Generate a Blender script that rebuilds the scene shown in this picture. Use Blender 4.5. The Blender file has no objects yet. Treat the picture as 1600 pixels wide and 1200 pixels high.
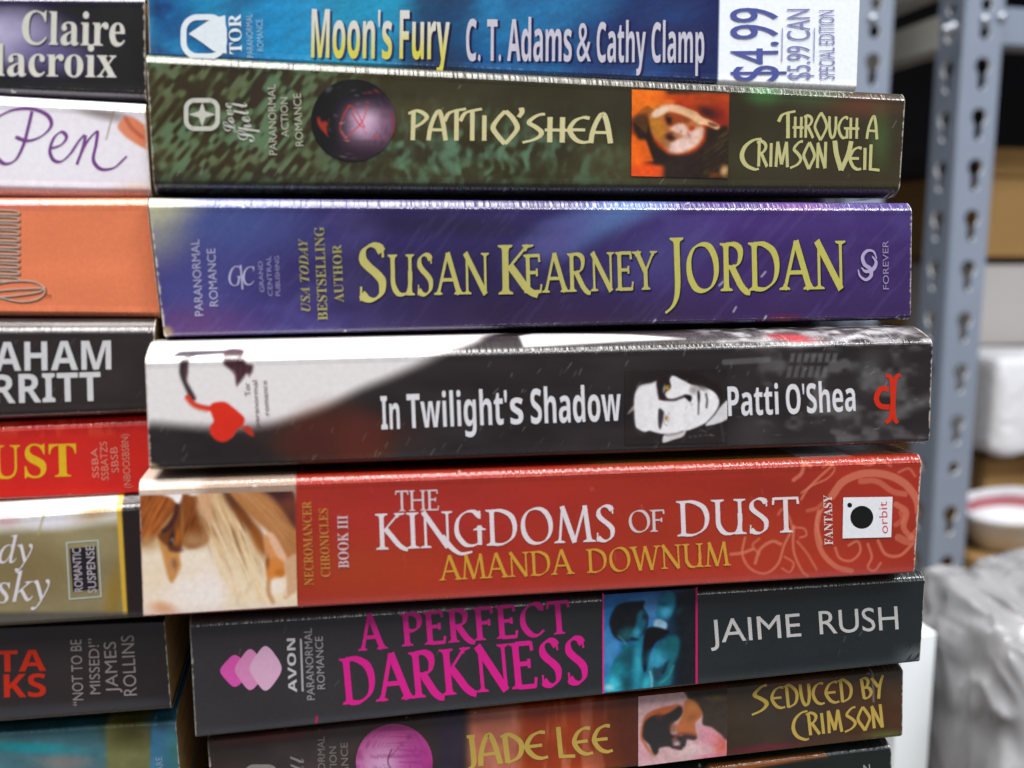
import bpy, bmesh, math, random
import numpy as np
from mathutils import Vector, Matrix
SC = bpy.context.scene
COL = SC.collection
random.seed(4)
MM = 0.001

# ---------------------------------------------------------------- camera
F = 1500.0                                    # focal length in units of a 1600 wide picture
YAW, PITCH, ROLL = (math.radians(a) for a in (11.486, 8.204, 0.264))
cy, sy, cp, sp, cr, sr = math.cos(YAW), math.sin(YAW), math.cos(PITCH), math.sin(PITCH), math.cos(ROLL), math.sin(ROLL)
FWD = np.array([sy*cp, cy*cp, -sp])
_r = np.array([cy, -sy, 0.0]); _u = np.cross(_r, FWD)
RIGHT, UP = _r*cr + _u*sr, _u*cr - _r*sr
EYE = np.array([0.0, -0.1947, 0.0])
cam = bpy.data.cameras.new('camera'); camo = bpy.data.objects.new('camera', cam); COL.objects.link(camo)
cam.sensor_width = 36; cam.lens = 36*F/1600; cam.clip_start = 0.01; cam.clip_end = 50
m = Matrix.Identity(4)
for i in range(3):
    m[i][0], m[i][1], m[i][2], m[i][3] = RIGHT[i], UP[i], -FWD[i], EYE[i]
camo.matrix_world = m
cam.dof.use_dof = True; cam.dof.focus_distance = 0.231; cam.dof.aperture_fstop = 11
SC.camera = camo

def un(p, y):
    """point of the vertical plane at depth y that was measured at p"""
    d = (p[0]-800)/F*RIGHT - (p[1]-600)/F*UP + FWD
    t = (y-EYE[1])/d[1]
    return EYE + t*d
def proj(P):
    d = np.asarray(P) - EYE
    w = d@FWD
    return 800 + F*(d@RIGHT)/w, 600 - F*(d@UP)/w

# ---------------------------------------------------------------- light
w = bpy.data.worlds.new('World'); SC.world = w; w.use_nodes = True
w.node_tree.nodes['Background'].inputs[0].default_value = (0.90, 0.92, 1.0, 1)
w.node_tree.nodes['Background'].inputs[1].default_value = 0.19
def area(name, loc, target, sx, sy_, power, col, spread=180):
    l = bpy.data.lights.new(name, 'AREA'); l.shape = 'RECTANGLE'; l.size = sx; l.size_y = sy_; l.energy = power; l.color = col; l.spread = math.radians(spread)
    o = bpy.data.objects.new(name, l); COL.objects.link(o); o.location = loc
    o.rotation_euler = (Vector(target)-Vector(loc)).to_track_quat('-Z', 'Y').to_euler()
    return o
area('ceiling_panel', (-0.36, -0.38, 1.45), (-0.36, -0.25, 0), 1.35, 1.15, 34, (1.0, 0.985, 0.965), 110)
area('fill_light', (1.15, -0.75, 1.3), (0.55, 0.75, -0.1), 1.0, 0.15, 6, (0.95, 0.97, 1.0), 70)  # added fill from front right for the posts and boxes behind
area('fill_light', (0.45, -1.5, 1.0), (0, 0, -0.05), 1.2, 0.15, 3.5, (1.0, 0.98, 0.95))  # added weak frontal fill, reaches the page ends between the stacks
SC.view_settings.view_transform = 'Standard'; SC.view_settings.look = 'None'
SC.view_settings.exposure = 0; SC.view_settings.gamma = 1

# ---------------------------------------------------------------- numpy paint helpers
def hsh(ix, iy, s):
    n = (ix.astype(np.int64)*374761393 + iy.astype(np.int64)*668265263 + s*1274126177) & 0x7fffffff
    n = ((n ^ (n >> 13))*1274126177) & 0x7fffffff
    n = n ^ (n >> 16)
    return (n & 0xffff)/65535.0
def noise(x, y, s=0):
    ix, iy = np.floor(x), np.floor(y); fx, fy = x-ix, y-iy
    fx = fx*fx*(3-2*fx); fy = fy*fy*(3-2*fy)
    a, b, c, d = hsh(ix, iy, s), hsh(ix+1, iy, s), hsh(ix, iy+1, s), hsh(ix+1, iy+1, s)
    return (a*(1-fx)+b*fx)*(1-fy) + (c*(1-fx)+d*fx)*fy
def fbm(x, y, s=0, o=4):
    r = 0; a = .5; t = 0
    for k in range(o):
        r = r + a*noise(x*2**k, y*2**k, s+k*17); t += a; a *= .55
    return r/t
def sst(a, b, x):
    t = np.clip((x-a)/(b-a), 0, 1); return t*t*(3-2*t)
def rotc(x, y, cx, cy_, ang):
    c, s = math.cos(math.radians(ang)), math.sin(math.radians(ang)); dx, dy = x-cx, y-cy_
    return dx*c+dy*s, -dx*s+dy*c
def ell(x, y, cx, cy_, rx, ry, ang=0, soft=.2):
    a, b = rotc(x, y, cx, cy_, ang)
    return sst(1+soft, 1-soft, np.sqrt((a/rx)**2+(b/ry)**2))
def segd(x, y, p, q):
    vx, vy = q[0]-p[0], q[1]-p[1]; L = vx*vx+vy*vy+1e-9
    t = np.clip(((x-p[0])*vx+(y-p[1])*vy)/L, 0, 1)
    return np.hypot(x-p[0]-t*vx, y-p[1]-t*vy)
def line(x, y, pts, wd, soft=1.5, spl=False):
    if spl: pts = spline(pts, 6)
    d = None
    for p, q in zip(pts[:-1], pts[1:]):
        e = segd(x, y, p, q); d = e if d is None else np.minimum(d, e)
    return sst(wd/2+soft/2, wd/2-soft/2, d)
def poly(x, y, pts, soft=3, spl=False):
    if spl: pts = spline(list(pts)+[pts[0]], 5)[:-1]
    d = None; ins = np.zeros(x.shape, bool)
    for p, q in zip(pts, list(pts[1:])+[pts[0]]):
        e = segd(x, y, p, q); d = e if d is None else np.minimum(d, e)
        if p[1] != q[1]:
            ins ^= ((p[1] > y) != (q[1] > y)) & (x < (q[0]-p[0])*(y-p[1])/(q[1]-p[1])+p[0])
    return sst(-soft/2, soft/2, np.where(ins, d, -d))
def spline(pts, n=8):
    P = [np.array(p, float) for p in pts]; 
    if np.allclose(P[0], P[-1]): Q = [P[-2]]+P+[P[1]]
    else: Q = [2*P[0]-P[1]]+P+[2*P[-1]-P[-2]]
    out = []
    for i in range(1, len(Q)-2):
        a, b, c, d = Q[i-1:i+3]
        for k in range(n):
            t = k/n
            out.append(tuple(.5*((2*b)+(c-a)*t+(2*a-5*b+4*c-d)*t*t+(3*b-a-3*c+d)*t**3)))
    out.append(tuple(P[-1])); return out
class Paint:
    def __init__(s, x, y, c): s.x, s.y = x, y; s.c = np.ones(x.shape+(3,))*np.array(c, float)
    def over(s, mask, c, a=1.0):
        mm = (np.clip(mask, 0, 1)*a)[..., None]; s.c = s.c*(1-mm)+np.array(c, float)*mm; return s
    def e(s, cx, cy_, rx, ry, c, ang=0, soft=.25, a=1): return s.over(ell(s.x, s.y, cx, cy_, rx, ry, ang, soft), c, a)
    def p(s, pts, c, soft=3, a=1, spl=True): return s.over(poly(s.x, s.y, pts, soft, spl), c, a)
    def l(s, pts, wd, c, soft=1.5, a=1, spl=True): return s.over(line(s.x, s.y, pts, wd, soft, spl and len(pts) > 2), c, a)
    def n(s, sx, sy_, amp, seed=0, ang=0, o=3):
        a, b = rotc(s.x, s.y, 0, 0, ang); s.c = s.c*(1+amp*(fbm(a/sx, b/sy_, seed, o)-.5)*2)[..., None]; return s
    def scratches(s, n, box, seed, ln=(4, 14), ang=(-75, -50), c=(200, 198, 205), a=.55):  # scuffs, the glints they catch painted in as pale strokes
        rnd = random.Random(seed)
        for i in range(n):
            x0, y0 = rnd.uniform(box[0], box[2]), rnd.uniform(box[1], box[3]); L = rnd.uniform(*ln); t = math.radians(rnd.uniform(*ang))
            x1, y1 = x0+L*math.cos(t), y0+L*math.sin(t)
            sel = (np.abs(s.x-x0) < L+4) & (np.abs(s.y-y0) < L+4)
            if not sel.any(): continue
            mk = sst(1.3, .3, segd(s.x[sel], s.y[sel], (x0, y0), (x1, y1)))*a*rnd.uniform(.25, 1)
            s.c[sel] = s.c[sel]*(1-mk[:, None])+np.array(c, float)*mk[:, None]
        return s
def lin(c):
    c = np.clip(np.asarray(c, float)/255, 0, 1)
    return np.where(c <= .04045, c/12.92, ((c+.055)/1.055)**2.4)

def ink(c):
    return np.clip(lin(c)*1.05-.013, .004, 1)

# ---------------------------------------------------------------- materials
def mat(name):
    mt = bpy.data.materials.new(name); mt.use_nodes = True
    nt = mt.node_tree; return mt, nt, nt.nodes['Principled BSDF']
def nd(nt, kind, **kw):
    n = nt.nodes.new(kind)
    for k, v in kw.items(): setattr(n, k, v)
    return n
def printed(name, rough, spec, wrinkle=True, coat=0.0):
    """printed card: colours from the mesh's own artwork, creased along the folds, faint dust and rubbing"""
    mt, nt, b = mat(name); L = nt.links.new
    at = nd(nt, 'ShaderNodeAttribute', attribute_name='Art')
    tc = nd(nt, 'ShaderNodeTexCoord')
    n1 = nd(nt, 'ShaderNodeTexNoise'); n1.inputs['Scale'].default_value = 900; n1.inputs['Detail'].default_value = 4
    L(tc.outputs['Object'], n1.inputs['Vector'])
    mr = nd(nt, 'ShaderNodeMapRange'); mr.inputs['To Min'].default_value = .90; mr.inputs['To Max'].default_value = 1.10
    L(n1.outputs['Fac'], mr.inputs['Value'])
    mx = nd(nt, 'ShaderNodeMix', data_type='RGBA', blend_type='MULTIPLY'); mx.inputs['Factor'].default_value = 1
    L(at.outputs['Color'], mx.inputs['A']); L(mr.outputs['Result'], mx.inputs['B'])
    L(mx.outputs['Result'], b.inputs['Base Color'])
    n2 = nd(nt, 'ShaderNodeTexNoise'); n2.inputs['Scale'].default_value = 60; n2.inputs['Detail'].default_value = 6
    L(tc.outputs['Object'], n2.inputs['Vector'])
    m2 = nd(nt, 'ShaderNodeMapRange'); m2.inputs['From Min'].default_value = .3; m2.inputs['From Max'].default_value = .7
    m2.inputs['To Min'].default_value = rough-.07; m2.inputs['To Max'].default_value = rough+.10
    L(n2.outputs['Fac'], m2.inputs['Value']); L(m2.outputs['Result'], b.inputs['Roughness'])
    b.inputs['Specular IOR Level'].default_value = spec
    b.inputs['Coat Weight'].default_value = coat; b.inputs['Coat Roughness'].default_value = .10
    if wrinkle:
        mp = nd(nt, 'ShaderNodeMapping'); mp.inputs['Scale'].default_value = (1250, 80, 80)
        mp.inputs['Rotation'].default_value = (0, math.radians(12), 0)
        L(tc.outputs['Object'], mp.inputs['Vector'])
        n3 = nd(nt, 'ShaderNodeTexNoise'); n3.inputs['Scale'].default_value = 1; n3.inputs['Detail'].default_value = 3
        L(mp.outputs['Vector'], n3.inputs['Vector'])
        ea = nd(nt, 'ShaderNodeAttribute', attribute_name='fold')
        mu = nd(nt, 'ShaderNodeMath', operation='MULTIPLY'); L(n3.outputs['Fac'], mu.inputs[0]); L(ea.outputs['Fac'], mu.inputs[1])
        ad = nd(nt, 'ShaderNodeMath', operation='MULTIPLY_ADD'); L(n1.outputs['Fac'], ad.inputs[0]); ad.inputs[1].default_value = .02; L(mu.outputs[0], ad.inputs[2])
        bp = nd(nt, 'ShaderNodeBump'); bp.inputs['Strength'].default_value = .8; bp.inputs['Distance'].default_value = .00045
        L(ad.outputs[0], bp.inputs['Height']); L(bp.outputs['Normal'], b.inputs['Normal']); L(bp.outputs['Normal'], b.inputs['Coat Normal'])
    return mt
M_COVER = printed('printed_cover_card', .36, .4, True, .9)
M_INK = printed('printed_ink', .34, .45, False, .15)
M_PAGE, nt, b = mat('book_paper')
tc = nd(nt, 'ShaderNodeTexCoord'); mp = nd(nt, 'ShaderNodeMapping'); mp.inputs['Scale'].default_value = (40, 40, 5200)
n1 = nd(nt, 'ShaderNodeTexNoise'); n1.inputs['Scale'].default_value = 1; n1.inputs['Detail'].default_value = 3
cr_ = nd(nt, 'ShaderNodeValToRGB'); cr_.color_ramp.elements[0].color = (.36, .25, .12, 1); cr_.color_ramp.elements[1].color = (.74, .58, .34, 1)
cr_.color_ramp.elements[0].position = .3; cr_.color_ramp.elements[1].position = .7
nt.links.new(tc.outputs['Object'], mp.inputs['Vector']); nt.links.new(mp.outputs['Vector'], n1.inputs['Vector']); nt.links.new(n1.outputs['Fac'], cr_.inputs['Fac'])
nt.links.new(cr_.outputs['Color'], b.inputs['Base Color']); b.inputs['Roughness'].default_value = .9; b.inputs['Specular IOR Level'].default_value = .1
bp = nd(nt, 'ShaderNodeBump'); bp.inputs['Distance'].default_value = .0002; nt.links.new(n1.outputs['Fac'], bp.inputs['Height']); nt.links.new(bp.outputs['Normal'], b.inputs['Normal'])
def plain(name, c, rough=.6, spec=.4, metal=0, var=.15, scale=30, bump=0, bscale=60, alpha=None):
    mt, nt, b = mat(name); L = nt.links.new; l = lin(c)
    tc = nd(nt, 'ShaderNodeTexCoord'); n = nd(nt, 'ShaderNodeTexNoise'); n.inputs['Scale'].default_value = scale; n.inputs['Detail'].default_value = 5
    L(tc.outputs['Object'], n.inputs['Vector'])
    r = nd(nt, 'ShaderNodeValToRGB'); r.color_ramp.elements[0].position = .25; r.color_ramp.elements[1].position = .75
    r.color_ramp.elements[0].color = (*(l*(1-var)), 1); r.color_ramp.elements[1].color = (*np.clip(l*(1+var), 0, 1), 1)
    L(n.outputs['Fac'], r.inputs['Fac']); L(r.outputs['Color'], b.inputs['Base Color'])
    b.inputs['Roughness'].default_value = rough; b.inputs['Specular IOR Level'].default_value = spec; b.inputs['Metallic'].default_value = metal
    if bump:
        n2 = nd(nt, 'ShaderNodeTexNoise'); n2.inputs['Scale'].default_value = bscale; n2.inputs['Detail'].default_value = 6; n2.inputs['Distortion'].default_value = .8
        L(tc.outputs['Object'], n2.inputs['Vector'])
        bp = nd(nt, 'ShaderNodeBump'); bp.inputs['Strength'].default_value = 1; bp.inputs['Distance'].default_value = bump
        L(n2.outputs['Fac'], bp.inputs['Height']); L(bp.outputs['Normal'], b.inputs['Normal'])
    return mt
M_METAL = plain('grey_painted_steel', (124, 134, 150), .42, .5, 0, .06, 14)
M_BEIGE = plain('pale_steel', (170, 168, 160), .45, .5, 0, .08, 14)
M_CARD = plain('brown_cardboard', (150, 118, 74), .9, .1, 0, .10, 9)
M_GREYBOX = plain('grey_white_board', (176, 171, 168), .7, .2, 0, .05, 8)
M_WHITE = plain('white_plastic', (214, 215, 219), .45, .4, 0, .03, 12, .004, 28)
M_RED = plain('faded_red_band', (168, 98, 106), .6, .3, 0, .12, 40)
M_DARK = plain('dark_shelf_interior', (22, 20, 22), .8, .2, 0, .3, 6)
M_BOARD = plain('particle_board', (120, 96, 66), .85, .2, 0, .2, 60)
M_PAPERWHITE = plain('white_card', (236, 242, 245), .6, .2, 0, .02, 12)

# ---------------------------------------------------------------- object helpers
def tag(o, label=None, cat=None, group=None, kind=None):
    if label: o['label'] = label
    if cat: o['category'] = cat
    if group: o['group'] = group
    if kind: o['kind'] = kind
    return o
def empty(name, loc):
    o = bpy.data.objects.new(name, None); COL.objects.link(o); o.location = loc; o.empty_display_size = .01; return o
def mesh(name, v, f, material, parent=None, art=None, fold=None, smooth=False, fill=None):
    me = bpy.data.meshes.new(name)
    v = np.asarray(v, np.float64)
    if isinstance(f, np.ndarray):
        nf, k = f.shape
        me.vertices.add(len(v)); me.vertices.foreach_set('co', v.astype(np.float32).ravel())
        me.loops.add(nf*k); me.loops.foreach_set('vertex_index', f.astype(np.int32).ravel())
        me.polygons.add(nf); me.polygons.foreach_set('loop_start', np.arange(0, nf*k, k, dtype=np.int32))
        me.update(calc_edges=True)
    else:
        me.from_pydata(v.tolist(), [], f)
    if art is not None:
        a = me.color_attributes.new('Art', 'FLOAT_COLOR', 'POINT')
        c = np.ones((len(v), 4), np.float32); c[:, :3] = art
        a.data.foreach_set('color', c.ravel())
    if fold is not None:
        a = me.attributes.new('fold', 'FLOAT', 'POINT'); a.data.foreach_set('value', np.asarray(fold, np.float32))
    me.materials.append(material)
    if smooth: me.polygons.foreach_set('use_smooth', np.ones(len(me.polygons), bool))
    me.validate(); me.update()
    o = bpy.data.objects.new(name, me); COL.objects.link(o)
    if parent: o.parent = parent
    return o
def gridfaces(nu, nv, flip=False):
    i = np.arange((nu-1)*(nv-1)); r, c = i//(nv-1), i % (nv-1)
    a = r*nv+c
    f = np.stack([a, a+nv, a+nv+1, a+1], 1)
    return f[:, ::-1].copy() if flip else f

# ---------------------------------------------------------------- lettering
def mfont(t, base):
    r = ''
    for ch in t:
        if 'A' <= ch <= 'Z': r += chr(base+ord(ch)-65)
        elif 'a' <= ch <= 'z':
            r += 'ℎ' if (base == 0x1D434 and ch == 'h') else chr(base+26+ord(ch)-97)
        elif ch.isdigit() and base in (0x1D400, 0x1D5D4): r += chr((0x1D7CE if base == 0x1D400 else 0x1D7EC)+ord(ch)-48)
        else: r += ch
    return r
BASES = {'plain': None, 'serif': 0x1D400, 'italic': 0x1D468, 'thinitalic': 0x1D434, 'script': 0x1D4D0, 'black': 0x1D56C, 'bold': 0x1D5D4, 'slab': 0x1D670}
_fc = {}
def fontmesh(t, font):
    key = (t, font)
    if key in _fc: return _fc[key]
    c = bpy.data.curves.new('lettering', 'FONT'); c.size = 1; c.resolution_u = 4
    c.body = t if BASES[font] is None else mfont(t, BASES[font])
    o = bpy.data.objects.new('lettering', c); COL.objects.link(o)
    bpy.context.view_layer.update()
    dg = bpy.context.evaluated_depsgraph_get(); e = o.evaluated_get(dg); me = e.to_mesh()
    v = np.array([x.co[:2] for x in me.vertices]); f = [tuple(p.vertices) for p in me.polygons]
    e.to_mesh_clear(); bpy.data.objects.remove(o); bpy.data.curves.remove(c)
    _fc[key] = (v, f); return v, f
def ticks(x, y0, y1): return f'l {x} {y0} {x} {y1} w.55'
ST = 'l .14 1 .14 0 se'
ROMAN = {
 'A': (.80, ['l .38 1.02 .06 0 e w.8', 'l .38 1.02 .74 0 e', 'l .19 .36 .60 .36']),
 'C': (.76, ['c .68 .82 .52 .97 .30 .94 .11 .72 .09 .36 .28 .07 .50 .02 .70 .16', 'l .69 .98 .69 .76 w.5']),
 'D': (.84, [ST, 'c .14 .97 .40 .96 .66 .80 .75 .5 .67 .2 .42 .035 .14 .03']),
 'E': (.64, [ST, 'l .14 .97 .54 .97', 'l .14 .53 .45 .53', 'l .14 .03 .57 .03', 'l .53 1 .55 .80 w.5', 'l .45 .63 .45 .43 w.5', 'l .56 0 .60 .22 w.5']),
 'F': (.60, [ST, 'l .14 .97 .54 .97', 'l .14 .53 .45 .53', 'l .53 1 .55 .80 w.5', 'l .45 .63 .45 .43 w.5']),
 'G': (.84, ['c .70 .82 .54 .97 .30 .94 .11 .72 .09 .36 .28 .07 .50 .02 .70 .10', 'l .70 .98 .70 .76 w.5', 'l .69 .44 .69 .03 s']),
 'H': (.86, [ST, 'l .72 1 .72 0 se', 'l .14 .52 .72 .52']),
 'I': (.28, [ST]),
 'J': (.36, ['c .22 1 .22 .6 .215 .15 .17 -.1 .06 -.26 -.10 -.36 s']),
 'K': (.78, [ST, 'l .62 1 .18 .50 s w.8', 'c .24 .57 .40 .36 .56 .14 .70 .02 .82 -.03']),
 'M': (1.0, ['l .20 1 .10 0 e w.6', 'l .19 1.02 .50 .0', 'l .50 .0 .80 1.02 w.7', 'l .80 1.02 .90 0 e']),
 'N': (.86, ['l .15 1 .15 0 e w.55', 'l .10 1.01 .74 -.01', 'l .74 1 .74 0 s w.55']),
 'O': (.90, ['c .45 .985 .22 .90 .09 .66 .10 .34 .24 .09 .45 .015 .68 .10 .81 .34 .80 .66 .66 .91 .45 .985']),
 'P': (.62, [ST, 'c .14 .97 .36 .97 .52 .88 .55 .70 .48 .53 .32 .46 .14 .48']),
 'R': (.72, [ST, 'c .14 .97 .36 .97 .51 .88 .53 .72 .46 .56 .30 .50 .14 .50', 'c .28 .52 .40 .32 .54 .10 .68 -.02 .78 -.05']),
 'S': (.60, ['c .48 .86 .40 .96 .27 .98 .14 .89 .12 .73 .22 .60 .37 .47 .47 .33 .45 .13 .32 .02 .18 .03 .08 .12', 'l .485 .98 .495 .76 w.3', 'l .075 .25 .065 .0 w.3']),
 'T': (.66, ['l .33 .98 .33 0 e', 'l .03 .97 .63 .97', 'l .03 1 .01 .80 w.5', 'l .63 1 .65 .80 w.5']),
 'U': (.84, ['c .14 1 .14 .60 .15 .28 .27 .07 .44 .02 .60 .08 .69 .28 .70 .6 s', 'l .70 1 .70 0 se w.75']),
 'W': (1.1, ['l .06 1 .32 -.02 s', 'l .32 -.02 .54 1 w.7', 'l .54 1 .80 -.02', 'l .80 -.02 1.04 1 ee w.7']),
 'Y': (.72, ['l .06 1 .36 .46 s', 'l .66 1 .36 .46 s w.8', 'l .36 .5 .36 0 e']),
}
NOUVEAU = {
 'P': (.60, ['l .14 .98 .12 0', 'c -.02 .90 .20 1.0 .42 .94 .56 .78 .40 .58 .14 .42']),
 'A': (.64, ['c .02 0 .07 .40 .20 .80 .34 1.0 .46 .66 .56 0', 'l .10 .36 .56 .36']),
 'a': (.64, ['c .02 0 .07 .40 .20 .80 .34 1.0 .46 .66 .56 0', 'l .10 .36 .56 .36']),
 'T': (.50, ['c -.12 .66 .0 .90 .18 1.0 .56 1.08', 'l .26 1.0 .26 0']),
 'I': (.28, ['l .14 .86 .14 0']),
 'O': (.76, ['c .38 1.04 .20 .80 .05 .48 .18 .20 .38 -.08', 'c .38 1.04 .58 .80 .71 .48 .58 .20 .38 -.08']),
 'o': (.62, ['c .31 .92 .16 .70 .04 .44 .16 .20 .31 -.04', 'c .31 .92 .46 .70 .58 .44 .46 .20 .31 -.04']),
 "'": (.10, ['c .05 1.16 .07 1.0 -.02 .84']),
 'S': (.62, ['c .60 .96 .42 .92 .22 .76 .18 .64 .34 .52 .50 .36 .48 .22 .30 .08 .0 -.02']),
 'H': (.60, ['l .12 .86 .12 0', 'l .46 .86 .46 0', 'l -.02 .42 .60 .42']),
 'E': (.62, ['c .60 .84 .42 .86 .20 .74 .06 .44 .20 .14 .40 .02 .60 .04', 'l .08 .44 .48 .44']),
 'R': (.58, ['l .12 .92 .12 0', 'c .0 .86 .2 .92 .40 .84 .45 .70 .34 .54 .14 .46', 'l .22 .5 .54 0']),
 'U': (.56, ['c .10 .9 .10 .50 .16 .16 .28 .02 .40 .16 .46 .5 .46 .9']),
 'G': (.62, ['c .58 .82 .42 .88 .20 .74 .06 .44 .18 .14 .36 .02 .54 .10', 'l .54 .42 .54 0', 'l .36 .42 .62 .42']),
 'C': (.66, ['c .66 1.10 .40 1.04 .14 .78 .04 .40 .16 .06 .44 -.12 .60 -.10']),
 'c': (.56, ['c .54 .84 .36 .86 .16 .72 .06 .44 .16 .14 .34 .02 .52 .04']),
 'M': (.84, ['l .12 0 .18 .92', 'l .18 .92 .40 .10', 'l .40 .10 .62 .92', 'l .62 .92 .70 0']),
 'N': (.62, ['l .12 0 .12 .9', 'l .10 .92 .50 0', 'l .50 0 .50 .96']),
 'V': (.64, ['c .08 .94 .14 .50 .30 -.06', 'c .30 -.06 .50 .5 .58 .94']),
 'L': (.52, ['l .14 1.0 .12 .02', 'l .06 .04 .56 .0']),
 'D': (.62, ['l .12 .9 .12 0', 'c .0 .86 .22 .92 .48 .70 .54 .44 .42 .14 .12 .0']),
 'B': (.54, ['l .12 .92 .12 0', 'c .04 .88 .28 .94 .40 .76 .30 .54 .14 .5', 'c .14 .5 .38 .46 .46 .24 .32 .04 .12 .0']),
 'Y': (.56, ['l .02 .9 .26 .44', 'c .54 .94 .34 .5 .20 -.1']),
 'J': (.40, ['c .26 1.02 .26 .4 .22 .05 .02 -.08', 'l .14 1.0 .36 1.0']),
}
def strokemesh(t, table, T, tn, nib=30, pw=1.5, serif=.11, track=0.0, space=.34):
    """pen letters: every stroke is a ribbon as wide as a broad nib would leave it"""
    V, Fs, D = [], [], []; x0 = 0; lay = 0
    nr = math.radians(nib)
    for ch in t:
        if ch == ' ': x0 += space; continue
        k = 1.0
        if ch not in table: ch = ch.upper(); 
        adv, strokes = table[ch]
        for s in strokes:
            tok = s.split(); kind = tok[0]; nums = []; flags = ''; ws = 1.0
            for q in tok[1:]:
                if q[0] == 'w': ws = float(q[1:])
                elif q[0] in 'se' : flags += q
                else: nums.append(float(q))
            pts = [(nums[i], nums[i+1]) for i in range(0, len(nums), 2)]
            if kind == 'c': P = np.array(spline(pts, 7))
            else: P = np.array([pts[0], ((pts[0][0]+pts[1][0])/2, (pts[0][1]+pts[1][1])/2), pts[1]])
            d = np.gradient(P, axis=0); 
            if kind == 'c' and np.allclose(P[0], P[-1]): d[0] = d[-1] = d[0]+d[-1]
            d /= np.linalg.norm(d, axis=1)[:, None]+1e-9
            ang = np.arctan2(d[:, 1], d[:, 0])
            wd = (tn+(T-tn)*np.abs(np.sin(ang-nr))**pw)*ws
            n = np.stack([-d[:, 1], d[:, 0]], 1)
            b0 = len(V); lay += 1
            for p, q, ww in zip(P, n, wd):
                V.append((x0+p[0]+q[0]*ww/2, p[1]+q[1]*ww/2)); V.append((x0+p[0]-q[0]*ww/2, p[1]-q[1]*ww/2)); D += [lay, lay]
            for i in range(len(P)-1): Fs.append((b0+2*i, b0+2*i+1, b0+2*i+3, b0+2*i+2))
            if serif:
                for fl, idx in (('s', 0), ('e', -1)):
                    if fl in flags:
                        px_, py_ = P[idx]; ww = wd[idx]/2; up = 1 if py_ < .5 else -1
                        dx = d[idx][0]/(abs(d[idx][1])+.2)*(.09*up if True else 0)*np.sign(d[idx][1])
                        b0 = len(V); lay += 1
                        hw = serif*1.0+ww*.8
                        q = [(-hw, 0), (hw, 0), (hw*.97, .035*up), (ww*1.2+dx*.6, .07*up), (ww+dx, .13*up), (-ww+dx, .13*up), (-ww*1.2+dx*.6, .07*up), (-hw*.97, .035*up)]
                        for a, b_ in q: V.append((x0+px_+a, py_+b_)); D.append(lay)
                        Fs.append(tuple(range(b0, b0+8)) if up > 0 else tuple(range(b0+7, b0-1, -1)))
        x0 += adv+track
    return np.array(V), Fs, np.array(D)

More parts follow.
